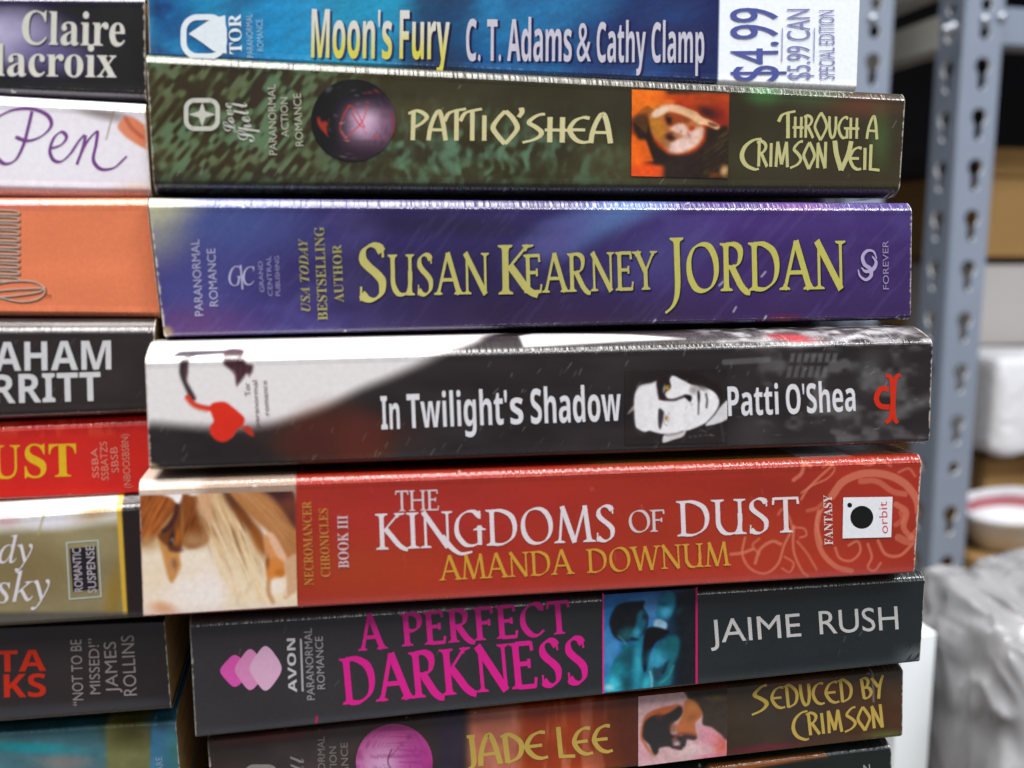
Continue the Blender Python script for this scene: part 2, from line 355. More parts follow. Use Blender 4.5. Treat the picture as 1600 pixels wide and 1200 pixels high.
class Book:
    """a paperback lying flat, spine towards -Y; corners are outline points of the spine measured on the photograph"""
    def __init__(s, y, TL, TR, BR, BL, label, group, rt=2.0, dt=2.5, rb=1.6, db=2.2, depth=105., paint=None, fine=(0, 1), step=.21, wear=1.0, seed=1, back=(60, 60, 60)):
        s.y = y*MM
        P = [un(p, s.y) for p in (TL, TR, BR, BL)]
        s.o = (P[2]+P[3])/2
        s.root = empty('paperback_book', s.o); tag(s.root, label, 'book', group)
        TLw, TRw, BRw, BLw = [p-s.o for p in P]; s.k = 0
        L = np.linalg.norm(TRw-TLw)
        uf = np.arange(fine[0]*L, fine[1]*L, step*MM)/L
        u = np.concatenate([np.linspace(0, fine[0], 24)[:-1], uf, np.linspace(fine[1], 1, 24)[1:] if fine[1] < 1 else [1.0]])
        u = np.unique(np.clip(u, 0, 1))
        Hm = np.linalg.norm(TLw-BLw)*.5+np.linalg.norm(TRw-BRw)*.5
        rt, dt, rb, db = rt*MM, dt*MM, rb*MM, db*MM; dep = depth*MM
        nz = int((Hm-rt-rb)/(step*MM))
        rows = []   # z (from bottom, 'f' flat fraction), y, extra arc, fold
        for yb in (dep, dep*.5, 12*MM+db, 7*MM+db, 3*MM+db): rows.append((0., yb, -(yb-db+(rb+db)*.8), 0.0))
        for a in np.linspace(90, 0, 11)[:-1]:
            r_ = math.radians(a); rows.append((rb-rb*math.sin(r_), db*(1-math.cos(r_)), -(rb+db)*.8*(a/90), .25+.75*math.sin(2*r_)**.5 if a < 90 else .3))
        flat0 = len(rows)
        for f in np.linspace(0, 1, nz): rows.append((('f', f), 0., 0., .25*max(0, 1-min(f, 1-f)*Hm/(1.0*MM))))
        flat1 = len(rows)
        fz, fy = (rt, dt) if rt < 2.5*MM else (1.5*MM, 1.25*MM)      # the crease along the spine is a narrow bevel
        for t in np.linspace(0, 1, 13)[1:]:
            bl = .10*math.sin(math.pi*t)
            rows.append((('t', rt-fz*(t+bl)), fy*(t-bl), (fz+fy)*.75*t, 1.0 if .08 < t < .95 else .4))
        if fz < rt:
            for t in np.linspace(0, 1, 13)[1:]: rows.append((('t', (rt-fz)*(1-math.sin(t*math.pi/2))), fy+(dt-fy)*t, (fz+fy)*.75+(dt-fy)*t, .35))
        for yb in (1*MM+dt, 3*MM+dt, 6*MM+dt, 12*MM+dt, dep*.5, dep): rows.append((('t', 0.), yb, yb-dt+((fz+fy)*.75+(dt-fy if fz < rt else 0)), 0.1))
        U = u[:, None]; nv = len(rows)
        B = BLw+(BRw-BLw)*U; T = TLw+(TRw-TLw)*U; H = np.linalg.norm(T-B, axis=1)
        dirn = (T-B)/H[:, None]
        V = np.zeros((len(u), nv, 3)); AX = np.zeros((len(u), nv)); AY = np.zeros((len(u), nv)); FO = np.zeros((len(u), nv))
        for j, (z, yy, arc, fo) in enumerate(rows):
            if isinstance(z, tuple): zz = (rb+z[1]*(H-rb-rt)) if z[0] == 'f' else H-z[1]
            else: zz = np.full(len(u), z)
            V[:, j] = B+dirn*zz[:, None]; V[:, j, 1] += yy
            # artwork coordinates: the flat face as measured, wrapped on round the folds by arc length
            ze = np.clip(zz, rb, H-rt)
            if j < flat0: ze = np.full(len(u), rb)
            if j >= flat1: ze = H-rt
            E_ = B+dirn*ze[:, None]+s.o; E2 = E_+dirn*.001
            ax, ay = proj(E_); bx, by = proj(E2)
            AX[:, j] = ax+(bx-ax)*arc*1000; AY[:, j] = ay+(by-ay)*arc*1000; FO[:, j] = fo
        # slight unevenness of a handled spine
        wob = (fbm(U*9+seed*3.1, np.zeros_like(U), seed)-.5)*.25*MM
        zf = np.linspace(0, 1, nv)[None, :]
        front = np.array([1 if flat0 <= j < flat1 else 0 for j in range(nv)])
        s.rows = rows
        FO *= .85+.5*fbm(U*26+seed*2.7, np.zeros_like(U)+seed, seed+4, 3)
        pc = paint(AX.ravel(), AY.ravel()).reshape(AX.shape+(3,))
        # paper shows where the print has rubbed off: both ends and along the folds
        xmm = U*L*1000; dist = np.minimum(xmm, L*1000-xmm)
        ymm = np.cumsum(np.concatenate([[0], [.22]*(nv-1)]))[None, :]
        nn = fbm(xmm*1.3+seed*7, ymm*1.3, seed, 3)
        wr = sst(.34*wear, .06*wear, dist-(nn-.52)*.9*wear)*.85
        fold = np.array([r[3] for r in rows])[None, :]
        chips = sst(.83, .88, fbm(xmm*.55+seed*11, ymm*.8+5, seed+9, 3))*(fold > .45)*wear
        wm = np.clip(wr+chips*.8, 0, 1)[..., None]
        pc = pc*(1-wm)+np.array([205, 198, 186.])*wm
        s.cover = mesh('cover', V.reshape(-1, 3), gridfaces(len(u), nv), M_COVER, s.root, ink(pc).reshape(-1, 3), FO.ravel(), True)
        # thickness of the card at both ends, and the page block inside
        th = .32*MM; rows2 = []
        def inner(e):
            B_, T_ = (BLw, TLw) if e == 0 else (BRw, TRw); h = np.linalg.norm(T_-B_); dn = (T_-B_)/h; out = []
            for (z, yy, arc, fo) in rows:
                zz = ((rb+z[1]*(h-rb-rt)) if z[0] == 'f' else h-z[1]) if isinstance(z, tuple) else z
                k = (zz-h/2)/(h/2); zz = h/2+k*(h/2-th)
                p = B_+dn*zz; out.append(p+np.array([0, yy+(th if yy < dep*.4 else 0), 0]))
            return np.array(out)
        in0, in1 = inner(0), inner(1)
        for V0, I0, flip in ((V[0], in0, True), (V[-1], in1, False)):
            vv = np.concatenate([V0, I0]); ff = [(j, j+1, nv+j+1, nv+j) for j in range(nv-1)]
            if flip: ff = [q[::-1] for q in ff]
            mesh('cover_edge', vv, ff, M_INK, s.root, np.tile(lin((176, 166, 150)), (len(vv), 1)))
        ex = np.array([.35*MM, 0, 0])
        keep = list(range(0, nv, 1)); keep = [j for j in keep if j < flat0 or j >= flat1 or (j-flat0) % 12 == 0 or j == flat1-1]
        a, b_ = in0[keep]+ex, in1[keep]-ex; n = len(keep)
        sh = np.array([0, .15*MM, 0]); cen = (a.mean(0)+b_.mean(0))/2
        vv = np.concatenate([a+sh, b_+sh]); vv[:, 1] = np.minimum(vv[:, 1], dep-.6*MM)
        vv[:, 2] = cen[2]+(vv[:, 2]-cen[2])*.985
        ff = [(j, j+1, n+j+1, n+j) for j in range(n-1)]+[(n-1, 0, n, 2*n-1), tuple(range(n)), tuple(range(2*n-1, n-1, -1))]
        mesh('page_block', vv, ff, M_PAGE, s.root)
        s.lay = 0
    def S(s, X, Y, lift):
        X, Y = np.asarray(X, float), np.asarray(Y, float)
        d = (X-800)[:, None]/F*RIGHT-(Y-600)[:, None]/F*UP+FWD
        t = (s.y-EYE[1])/d[:, 1]
        P = EYE+d*t[:, None]-s.o
        P[:, 1] -= lift
        return P
    def put(s, name, V, Fs, col, D=None, label=None):
        """print 2D shapes (photo measure) on the flat of the spine"""
        s.lay += 1
        lift = (s.lay*12e-6+25e-6)+(0 if D is None else np.asarray(D)*1.2e-6)
        P = s.S(V[:, 0], V[:, 1], lift)
        c = col(V[:, 0], V[:, 1]) if callable(col) else np.tile(np.array(col, float), (len(V), 1))
        o = mesh(name, P, Fs, M_INK, s.root, ink(c)*.92)
        if label: o['label'] = label
        return o
    def text(s, t, p0, p1, h, font='plain', col=(255, 255, 255), name='title_lettering', T=.17, tn=.055, nib=30, serif=.11, track=0., lean=0., label=None, squash=None, join=None):
        runs = [(t, p0, p1, h)] if isinstance(t, str) else t
        VV, FF, DD = [], [], []; off = 0; lay0 = 0
        for (t, p0, p1, h) in runs:
            if font in ('roman', 'nouveau'):
                V, Fs, D = strokemesh(t, ROMAN if font == 'roman' else NOUVEAU, T, tn, nib, 1.5 if font == 'roman' else 1.0, serif if font == 'roman' else 0, track)
                cap = 1.0
            else:
                V, Fs = fontmesh(t, font); D = np.zeros(len(V)); cap = fontmesh('H', font)[0][:, 1].max()
            V = V.copy(); x0, x1 = V[:, 0].min(), V[:, 0].max()
            p0, p1 = np.array(p0, float), np.array(p1, float); d = p1-p0; L = np.hypot(*d); d /= L; upv = np.array([d[1], -d[0]])
            V[:, 0] += lean*V[:, 1]
            q = p0+np.outer((V[:, 0]-x0)/(x1-x0)*L, d)+np.outer(V[:, 1]/cap*h, upv)
            VV.append(q); DD.append(D+lay0); lay0 += (D.max() if len(D) else 0)+1; FF += [tuple(i+off for i in f) for f in Fs]; off += len(V)
        return s.put(name, np.concatenate(VV), FF, col, np.concatenate(DD), label)
    def strokes(s, paths, wd, col, name='ornament', wf=None, label=None):
        V, Fs, D = [], [], []
        for k, pts in enumerate(paths):
            P = np.array(spline(pts, 8)) if len(pts) > 2 else np.array(pts, float)
            d = np.gradient(P, axis=0); d /= np.linalg.norm(d, axis=1)[:, None]+1e-9
            n = np.stack([-d[:, 1], d[:, 0]], 1); b0 = len(V)
            tt = np.linspace(0, 1, len(P)); ang = np.arctan2(-d[:, 1], d[:, 0])
            w_ = np.full(len(P), wd) if wf is None else wd*wf(tt, ang)
            for p, q, ww in zip(P, n, w_): V += [p+q*ww/2, p-q*ww/2]; D += [k, k]
            for i in range(len(P)-1): Fs.append((b0+2*i, b0+2*i+1, b0+2*i+3, b0+2*i+2))
        return s.put(name, np.array(V), Fs, col, D, label)
    def shape(s, pts, col, name='publisher_logo', label=None, spl=False):
        if spl: pts = spline(list(pts)+[pts[0]], 6)[:-1]
        return s.put(name, np.array(pts, float), [tuple(range(len(pts)))], col, None, label)
    def shapes(s, polys, cols, name='publisher_logo', label=None):
        V, Fs, C, D = [], [], [], []
        for k, (pts, c) in enumerate(zip(polys, cols)):
            b0 = len(V); V += [tuple(p) for p in pts]; Fs.append(tuple(range(b0, b0+len(pts)))); C += [c]*len(pts); D += [k*3]*len(pts)
        C = np.array(C, float)
        return s.put(name, np.array(V, float), Fs, lambda x, y: C, D, label)
    def picture(s, quad, paint, name='cover_picture', step=1.0, label=None):
        (a, b, c, d) = [np.array(p, float) for p in quad]   # TL TR BR BL
        nu = int(max(np.hypot(*(b-a)), np.hypot(*(c-d)))/step)+1; nv = int(max(np.hypot(*(d-a)), np.hypot(*(c-b)))/step)+1
        U, V = np.meshgrid(np.linspace(0, 1, nu), np.linspace(0, 1, nv), indexing='ij'); U, V = U[..., None], V[..., None]
        P = ((a*(1-U)+b*U)*(1-V)+(d*(1-U)+c*U)*V).reshape(-1, 2)
        col = paint(P[:, 0], P[:, 1]); s.lay += 1
        C = col.reshape(nu, nv, 3); kr = np.array([1, 4, 6, 4, 1])/16.
        for ax in (0, 1):
            Q = np.pad(C, [(2, 2) if a == ax else (0, 0) for a in range(3)], mode='edge')
            C = sum(kr[k]*np.take(Q, range(k, k+C.shape[ax]), axis=ax) for k in range(5))
        C = C*(0.975+.05*fbm(P[:, 0]/5, P[:, 1]/5, 5, 3).reshape(nu, nv, 1))
        col = C.reshape(-1, 3)
        o = mesh(name, s.S(P[:, 0], P[:, 1], s.lay*12e-6+25e-6), gridfaces(nu, nv), M_INK, s.root, ink(col))
        if label: o['label'] = label
        return o
    def disc(s, cx, cy_, rx, ry, paint, name='cover_picture', n=48, rings=40, label=None):
        V = [(cx, cy_)]; Fs = []
        for r in range(1, rings+1):
            for k in range(n): a = 2*math.pi*k/n; V.append((cx+rx*r/rings*math.cos(a), cy_+ry*r/rings*math.sin(a)))
        for k in range(n): Fs.append((0, 1+k, 1+(k+1) % n))
        for r in range(1, rings):
            b0, b1 = 1+(r-1)*n, 1+r*n
            for k in range(n): Fs.append((b0+k, b1+k, b1+(k+1) % n, b0+(k+1) % n))
        return s.put(name, np.array(V), Fs, paint, None, label)
def circ(cx, cy_, rx, ry=None, n=28, a0=0, a1=360):
    ry = ry or rx
    return [(cx+rx*math.cos(math.radians(a0+(a1-a0)*k/n)), cy_+ry*math.sin(math.radians(a0+(a1-a0)*k/n))) for k in range(n)]
def rrect(x0, y0, x1, y1, r, n=5):
    out = []
    for cx, cy_, a in ((x1-r, y0+r, -90), (x1-r, y1-r, 0), (x0+r, y1-r, 90), (x0+r, y0+r, 180)):
        out += [(cx+r*math.cos(math.radians(a+90*k/n)), cy_+r*math.sin(math.radians(a+90*k/n))) for k in range(n+1)]
    return out
def ring(pts_o, pts_i):
    return [list(pts_o)+[pts_o[0]]+[pts_i[0]]+list(pts_i)[::-1]]

GR, GL = 'paperbacks in the right stack', 'paperbacks in the left stack'
WHITE = (232, 230, 234); GOLD = (186, 180, 104)
# ================================================================ right stack
# ---- green paperback
def paint_green(x, y):
    P = Paint(x, y, (62, 58, 38))
    P.n(160, 60, .30, 3)
    a, b = rotc(x, y, 0, 0, -52)
    left = sst(640, 420, x); big = fbm(x/90, y/70, 31, 3)
    wv = noise(a/14+1.0*noise(b/60, a/80, 2), b/6.5+.8*noise(a/50, b/70, 3), 5)           # woven dashes
    P.over(left*sst(.42, .78, wv*.9+.2*big), (96, 104, 72), .85); P.over(left*sst(.5, .8, wv*.6+.5*fbm(x/60, y/50, 44, 3)), (92, 128, 98), .55)
    P.over(left*sst(.42, .22, wv), (58, 42, 28), .5)
    xr, yr = rotc(x, y, 0, 0, 9); wv2 = .55*noise(xr/9+1.6*noise(yr/23, xr/31, 7), yr/13+1.6*noise(xr/27, yr/35, 8), 9)+.45*fbm(rotc(x, y, 0, 0, -24)[0]/13, rotc(x, y, 0, 0, -24)[1]/17, 19, 3); fade = sst(1040, 800, x)*sst(110, 200, y-.03*x)
    P.over((1-left)*fade*sst(.40, .85, wv2*.8+.25*big), (84, 108, 80), .8); P.over((1-left)*fade*sst(.52, .85, wv2*.6+.5*fbm(x/50, y/40, 45, 3)), (98, 138, 112), .6)
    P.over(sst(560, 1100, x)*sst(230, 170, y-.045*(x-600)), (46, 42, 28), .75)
    P.over(sst(1120, 1200, x), (58, 52, 38), .8)
    P.e(1195, 145, 26, 16, (70, 130, 70), 0, .9, .7); P.e(1345, 165, 50, 16, (110, 62, 44), 0, .9, .6); P.e(1375, 215, 14, 40, (80, 120, 60), 0, .9, .4)
    P.e(1270, 150, 40, 14, (70, 100, 60), 0, .9, .5)
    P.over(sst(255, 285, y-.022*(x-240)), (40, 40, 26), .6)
    P.scratches(18, (240, 110, 1400, 300), 3, a=.35)
    return P.c
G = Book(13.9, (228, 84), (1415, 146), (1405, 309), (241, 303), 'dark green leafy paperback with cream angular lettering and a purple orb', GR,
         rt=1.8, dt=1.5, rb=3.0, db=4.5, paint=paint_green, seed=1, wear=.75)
CREAM = (206, 198, 150)
G.text('PATTI', (637, 219), (760, 220), 46, 'nouveau', CREAM, 'author_lettering', T=.145, tn=.075, nib=20)
G.text("O'SHEA", (766, 221), (958, 224), 46, 'nouveau', CREAM, 'author_lettering', T=.145, tn=.075, nib=20)
G.text([('T', (1214, 216), (1243, 216), 39), ('HROUGH', (1238, 215), (1342, 217), 38), ('A', (1352, 217), (1372, 218), 36)], 0, 0, 0, 'nouveau', (190, 186, 130), 'title_lettering', T=.15, tn=.08, nib=20)
G.text([('C', (1155, 259), (1189, 260), 39), ('RIMSoN', (1181, 260), (1291, 263), 43), ('V', (1299, 263), (1332, 264), 46), ('EIL', (1325, 265), (1374, 266), 40)], 0, 0, 0, 'nouveau', (190, 186, 130), 'title_lettering', T=.15, tn=.08, nib=20)
LG = (196, 196, 186)
G.strokes([rrect(291, 157, 340, 201, 13)+[rrect(291, 157, 340, 201, 13)[0]]], 7, LG, 'publisher_logo')
G.shapes([[(316, 160), (321, 174), (337, 179), (321, 184), (316, 198), (311, 184), (295, 179), (311, 174)]], [LG], 'publisher_logo')
G.text('Love', (369, 207), (361, 160), 18, 'script', LG, 'publisher_lettering')
G.text('Spell', (398, 221), (384, 156), 24, 'script', LG, 'publisher_lettering')
for t, q0, q1, h in (('PARANORMAL', (433, 242), (430, 132), 12), ('ACTION', (451, 214), (449, 152), 11), ('ROMANCE', (474, 228), (470, 146), 12)):
    G.text(t, q0, q1, h, 'plain', (178, 178, 158), 'imprint_lettering')
def paint_orb(x, y):
    P = Paint(x, y, (30, 27, 33))
    P.e(585, 192, 60, 54, (76, 58, 70), 0, .9, .9); P.e(574, 190, 34, 36, (132, 104, 126), 0, .95); P.e(568, 188, 18, 21, (204, 178, 202), 0, .95)
    P.over(sst(.45, .75, fbm(x/70, y/3.2, 9, 3))*sst(520, 580, x), (50, 36, 48), .6)
    P.e(576, 190, 30, 34, (150, 112, 140), 0, .95, .7); P.e(570, 188, 16, 19, (214, 182, 208), 0, .95, .9)
    P.over(ell(x, y, 548, 140, 64, 24, 8, .9), (24, 24, 28), .85); P.over(ell(x, y, 505, 205, 26, 56, 10, .9), (26, 25, 29), .8); P.over(ell(x, y, 560, 242, 60, 18, 0, .9), (44, 32, 42), .7)
    for a in ([(545, 165), (535, 185), (532, 205), (545, 222)], [(550, 178), (562, 195), (580, 212), (600, 216)], [(575, 160), (566, 190), (540, 216)], [(545, 165), (556, 172), (570, 200)]):
        P.l(a, 2.0, (196, 62, 62), 1.5, .8)
    P.p([(494, 183), (506, 192), (514, 188), (510, 200), (512, 214), (503, 203), (498, 198)], (186, 62, 46), 3, .8, False)
    P.l([(570, 146), (600, 140)], 2.5, (150, 70, 60), 3, .6); P.l([(612, 180), (615, 196), (612, 212)], 3, (150, 50, 60), 3, .7)
    P.scratches(14, (500, 130, 610, 250), 4, ang=(-80, 80), a=.4)
    return P.c
G.disc(552, 188, 66, 64, paint_orb)
def paint_redface(x, y):
    x, y = (x-980)*7.739, (y-130)*7.739
    P = Paint(x, y, (178, 62, 26)); P.n(220, 160, .10, 2)
    P.over(sst(620, 300, x)*sst(560, 250, y), (232, 112, 30)); P.e(330, 330, 120, 60, (206, 118, 60), -30, .9, .8)
    P.over(sst(420, 520, x)*sst(160, 110, y), (60, 46, 34), .9); P.e(1000, 180, 260, 90, (160, 66, 36), 0, .9, .7); P.e(1120, 420, 150, 130, (128, 44, 24), 0, .9, .9)
    P.e(960, 350, 120, 60, (56, 34, 22), 20, .9, .9)
    P.over(sst(260, 150, x)*sst(600, 660, y), (232, 100, 26))
    P.p([(60, 440), (140, 380), (230, 380), (290, 520), (330, 700), (480, 840), (640, 860), (800, 830), (930, 700), (960, 540), (1080, 540), (1230, 560), (1250, 1160), (420, 1160), (330, 1000), (220, 900), (120, 660), (70, 560)], (48, 38, 26), 70)
    P.over(sst(480, 380, x+.0*y)*sst(960, 1030, y)*sst(1150, 1120, y), (226, 82, 34), .95); P.over(sst(250, 210, x-.35*(y-700))*sst(650, 720, y)*sst(960, 930, y), (230, 100, 28), .9)
    for k in range(16):
        o = k*17; P.l([(80+o*.55, 470+o*.5), (130+o*.5, 350+o*.35), (240+o*.35, 270+o*.25)], 10, [(170, 112, 54), (112, 56, 26), (60, 40, 24)][k % 3], 12, .55)
    P.p([(270, 430), (350, 380), (480, 370), (620, 390), (760, 430), (900, 520), (910, 600), (860, 720), (760, 800), (640, 840), (530, 820), (450, 760), (360, 700), (290, 590)], (168, 104, 56), 60)
    P.p([(280, 470), (400, 440), (450, 520), (440, 620), (400, 680), (320, 600)], (180, 116, 42), 60, .9)
    P.p([(450, 390), (600, 380), (760, 430), (720, 480), (620, 490), (540, 520), (470, 500)], (140, 66, 34), 50)
    P.p([(520, 560), (620, 490), (700, 510), (760, 580), (900, 540), (900, 640), (820, 760), (640, 830), (510, 810), (540, 720), (660, 640)], (220, 182, 166), 60)
    P.e(640, 760, 130, 70, (226, 192, 182), -15, .8); P.e(830, 640, 60, 110, (222, 186, 170), 25, .8, .9)
    P.e(500, 440, 34, 62, (54, 34, 26), -15, .6); P.e(505, 395, 26, 20, (110, 84, 50), 0, .7, .8); P.e(520, 650, 60, 48, (64, 36, 30), 20, .7); P.e(620, 640, 70, 24, (180, 122, 92), 10, .9, .8)
    P.e(470, 740, 40, 50, (150, 108, 70), -30, .9, .7); P.e(780, 545, 34, 26, (178, 52, 36), -30, .7); P.e(740, 620, 46, 18, (196, 120, 104), 60, .8, .8)
    for a_ in ((640, 500), (680, 480), (720, 490)): P.l([a_, (a_[0]+24, a_[1]-50)], 9, (130, 70, 46), 14, .8)
    P.e(648, 588, 9, 9, (110, 80, 70), 0, .8)
    P.p([(290, 380), (340, 320), (440, 270), (540, 260), (680, 290), (830, 350), (900, 410), (1000, 450), (1110, 515), (1080, 560), (960, 510), (860, 500), (760, 430), (620, 370), (500, 350), (420, 380), (340, 420)], (216, 172, 132), 34)
    P.e(400, 345, 100, 36, (232, 202, 176), -25, .8); P.e(560, 290, 110, 26, (222, 172, 142), 8, .8, .9); P.p([(980, 470), (1060, 490), (1100, 520), (1040, 530), (980, 500)], (120, 66, 48), 16, .9); P.l([(860, 470), (960, 500)], 16, (228, 186, 150), 20, .8); P.l([(700, 320), (880, 400)], 10, (190, 130, 92), 14, .6)
    P.e(500, 225, 70, 30, (226, 120, 60), 0, .9, .7)
    P.n(60, 60, .12, 7); P.over(sst(.5, .75, fbm(rotc(x, y, 0, 0, -35)[0]/150, rotc(x, y, 0, 0, -35)[1]/22, 5, 3))*sst(860, 960, x)*sst(540, 600, y), (84, 76, 58), .6)
    P.e(1170, 1060, 46, 60, (196, 150, 100), 10, .8); P.e(1050, 1110, 60, 30, (130, 66, 36), 0, .9, .7)
    return P.c
G.picture([(987, 140), (1139, 146), (1137, 279), (986, 275)], paint_redface, label='square picture of a face on orange')

# ---- blue and silver paperback at the top
def paint_blue(x, y):
    P = Paint(x, y, (30, 98, 160))
    P.over(sst(.45, .72, fbm(x/70, y/36, 4, 3)), (46, 134, 190), .8)
    P.over(sst(.52, .72, fbm(x/60+4, y/40, 6, 3))*sst(520, 300, x), (22, 66, 122), .9)
    P.over(ell(x, y, 560, 40, 130, 110, 0, .5), (22, 158, 204), .9); P.over(ell(x, y, 440, 50, 60, 70, 30, .5), (40, 150, 214), .8)
    P.over(ell(x, y, 335, -5, 45, 40, 0, .8), (20, 150, 200), .8)
    P.over(ell(x, y, 690, 40, 50, 160, 4, .5), (26, 60, 98), .8); P.over(ell(x, y, 668, 90, 50, 40, 0, .7), (24, 52, 88), .6)
    P.over(sst(820, 1000, x), (22, 36, 88), .85); P.over(ell(x, y, 850, 22, 120, 34, -15, .8), (40, 122, 180), .8)
    P.over(ell(x, y, 1010, 110, 60, 30, -20, .9), (34, 84, 150), .6); P.over(ell(x, y, 1050, 20, 40, 20, 0, .9), (34, 80, 144), .5)
    P.over(ell(x, y, 230, 60, 10, 90, 0, .9), (120, 160, 190), .4)
    P.n(4, 4, .08, 3); P.n(30, 8, .10, 5, -20)
    P.c = P.c*np.array([.86, .90, .88]); P.over(sst(1122, 1126, x+.02*y), (238, 243, 250))
    return P.c
B0 = Book(19, (228, -100), (1345, -42), (1338, 147), (234, 98), 'blue paperback with yellow and silver lettering and a white price block', GR,
          rt=1.6, dt=1.5, rb=2.2, db=4, paint=paint_blue, seed=2, wear=.4)
def moon(x, y): 
    t = np.clip((y-36)/46, 0, 1)[:, None]; t = t*t*(3-2*t); return np.array([214, 212, 206.])*(1-t)+np.array([210, 200, 84.])*t
SH = (20, 60, 104)
B0.text([("Moon's", (490, 93), (616, 95), 76)], 0, 0, 0, 'bold', SH, 'title_lettering'); B0.text([('Fury', (628, 95), (706, 96), 76)], 0, 0, 0, 'bold', (14, 34, 66), 'title_lettering')
B0.text("Moon's", (486, 90), (612, 92), 76, 'bold', moon, 'title_lettering')
B0.text('Fury', (624, 92), (702, 93), 76, 'bold', moon, 'title_lettering')
for dx, c in ((4, (16, 34, 80)), (0, (196, 194, 208))):
    B0.text([('C. T. Adams', (728+dx, 95+dx*.5), (893+dx, 96+dx*.5), 65), ('&', (901+dx, 96+dx*.5), (923+dx, 96+dx*.5), 64), ('Cathy Clamp', (932+dx, 97+dx*.5), (1100+dx, 98+dx*.5), 62)], 0, 0, 0, 'bold', c, 'author_lettering')
LB = (222, 230, 238)
B0.strokes([spline(rrect(287, 27, 350, 88, 22), 1)+[rrect(287, 27, 350, 88, 22)[0]]], 9, LB, 'publisher_logo')
B0.shapes([[(295, 53), (308, 44), (330, 30), (352, 24), (354, 84), (334, 80), (312, 64)]], [LB], 'publisher_logo')
B0.text('TOR', (378, 84), (376, 22), 19, 'serif', LB, 'publisher_lettering')
B0.text('PARANORMAL', (396, 90), (394, 22), 10, 'plain', (150, 186, 214), 'imprint_lettering'); B0.text('ROMANCE', (412, 80), (410, 30), 10, 'plain', (140, 190, 220), 'imprint_lettering')
PB = (84, 92, 160)
B0.text('$4.99', (1216, 126), (1215, 12), 74, 'plain', PB, 'price_lettering')
B0.text('$5.99 CAN', (1266, 124), (1265, 14), 36, 'plain', (134, 138, 186), 'price_lettering')
B0.text('SPECIAL EDITION', (1304, 124), (1303, 16), 24, 'plain', (140, 142, 188), 'price_lettering')
B0.strokes([[(1222, 44), (1221, 96)]], 1.6, (150, 154, 196), 'rule_line'); B0.strokes([[(1272, 44), (1271, 96)]], 1.6, (150, 154, 196), 'rule_line')

# ---- purple paperback
def paint_purple(x, y):
    P = Paint(x, y, (60, 56, 118))
    P.over(sst(300, 700, x), (52, 42, 94), .8); P.over(sst(900, 1150, x), (66, 46, 112))
    P.over(sst(.45, .75, fbm(x/110, y/60, 3, 3)), (92, 84, 150), .55)
    P.over(ell(x, y, 350, 350, 110, 46, 0, .9), (76, 96, 160), .8); P.over(ell(x, y, 300, 440, 70, 60, 0, .9), (80, 82, 150), .7)
    P.e(232, 350, 52, 50, (168, 168, 150), 20, .9, .9); P.e(225, 320, 70, 26, (214, 216, 170), 0, .8, .9)
    P.e(300, 508, 90, 26, (98, 62, 112), 0, .9, .8)
    P.e(920, 350, 90, 26, (84, 122, 178), -24, .9, .9); P.e(980, 330, 70, 18, (96, 130, 190), -14, .9, .8); P.e(870, 372, 60, 22, (92, 84, 150), -30, .9, .8)
    P.e(690, 352, 120, 16, (40, 36, 62), 3, .9, .8); P.e(820, 480, 110, 40, (44, 34, 62), 0, .9, .7); P.e(640, 430, 150, 60, (44, 38, 84), 0, .9, .6)
    P.e(1040, 400, 60, 40, (82, 82, 146), -20, .9, .7); P.e(1200, 350, 150, 20, (82, 58, 134), 0, .9, .6); P.e(1250, 322, 50, 9, (110, 52, 130), 0, .9, .8)
    P.over(sst(440, 500, y)*sst(560, 760, x), (54, 40, 68), .85); P.over(sst(960, 1200, x)*sst(350, 440, y), (64, 42, 98), .7)
    P.e(1225, 500, 26, 8, (110, 24, 60), 0, .7, .8)
    P.over(sst(.55, .75, fbm(rotc(x, y, 0, 0, -50)[0]/70, rotc(x, y, 0, 0, -50)[1]/8, 11, 3)), (110, 104, 168), .16)
    P.scratches(34, (250, 330, 1050, 520), 6, (5, 16), (-80, -30), (140, 136, 184), .3)
    for a in ((1146, 487, 1150, 480), (1193, 502, 1197, 494), (1074, 316, 1080, 312), (1190, 432, 1196, 425), (1124, 446, 1130, 440), (1020, 506, 1024, 500)): P.l([a[:2], a[2:]], 3.2, (196, 196, 214), 2, .8)
    P.e(258, 522, 12, 12, (170, 146, 108), 0, .5); P.n(3, 3, .05, 8); P.over(np.ones(x.shape), (50, 44, 60), .2); P.over(sst(440, 620, x)*sst(900, 760, x)*sst(370, 420, y), (46, 38, 64), .45)
    return P.c
Pu = Book(10, (231, 309), (1425, 317), (1423, 500), (257, 528), 'purple blue paperback with gold serif lettering and worn white corners', GR,
          rt=2.1, dt=1.8, rb=1.3, db=2.0, paint=paint_purple, seed=3, wear=1.1)
GD = (190, 184, 96); GK = (34, 28, 52)
runs = [('S', (561, 470), (604, 469), 88), ('USAN', (607, 462), (765, 459), 64), ('K', (779, 460), (842, 459), 77), ('EARNEY', (819, 458), (1028, 452), 60), ]
runs2 = [('J', (1038, 458), (1070, 457), 86), ('ORDAN', (1073, 456), (1322, 451), 75)]
for dx, c in ((2, GK), (0, GD)):
    sh = lambda r: [(t, (a[0]+dx, a[1]+dx), (b[0]+dx, b[1]+dx), h) for t, a, b, h in r]
    Pu.text(sh(runs), 0, 0, 0, 'roman', c if dx else (182, 176, 104), 'author_lettering', T=.155, tn=.045, serif=.10, track=.05)
    Pu.text(sh(runs2), 0, 0, 0, 'roman', c, 'title_lettering', T=.16, tn=.045, serif=.11, track=.05)
LP = (166, 164, 196)
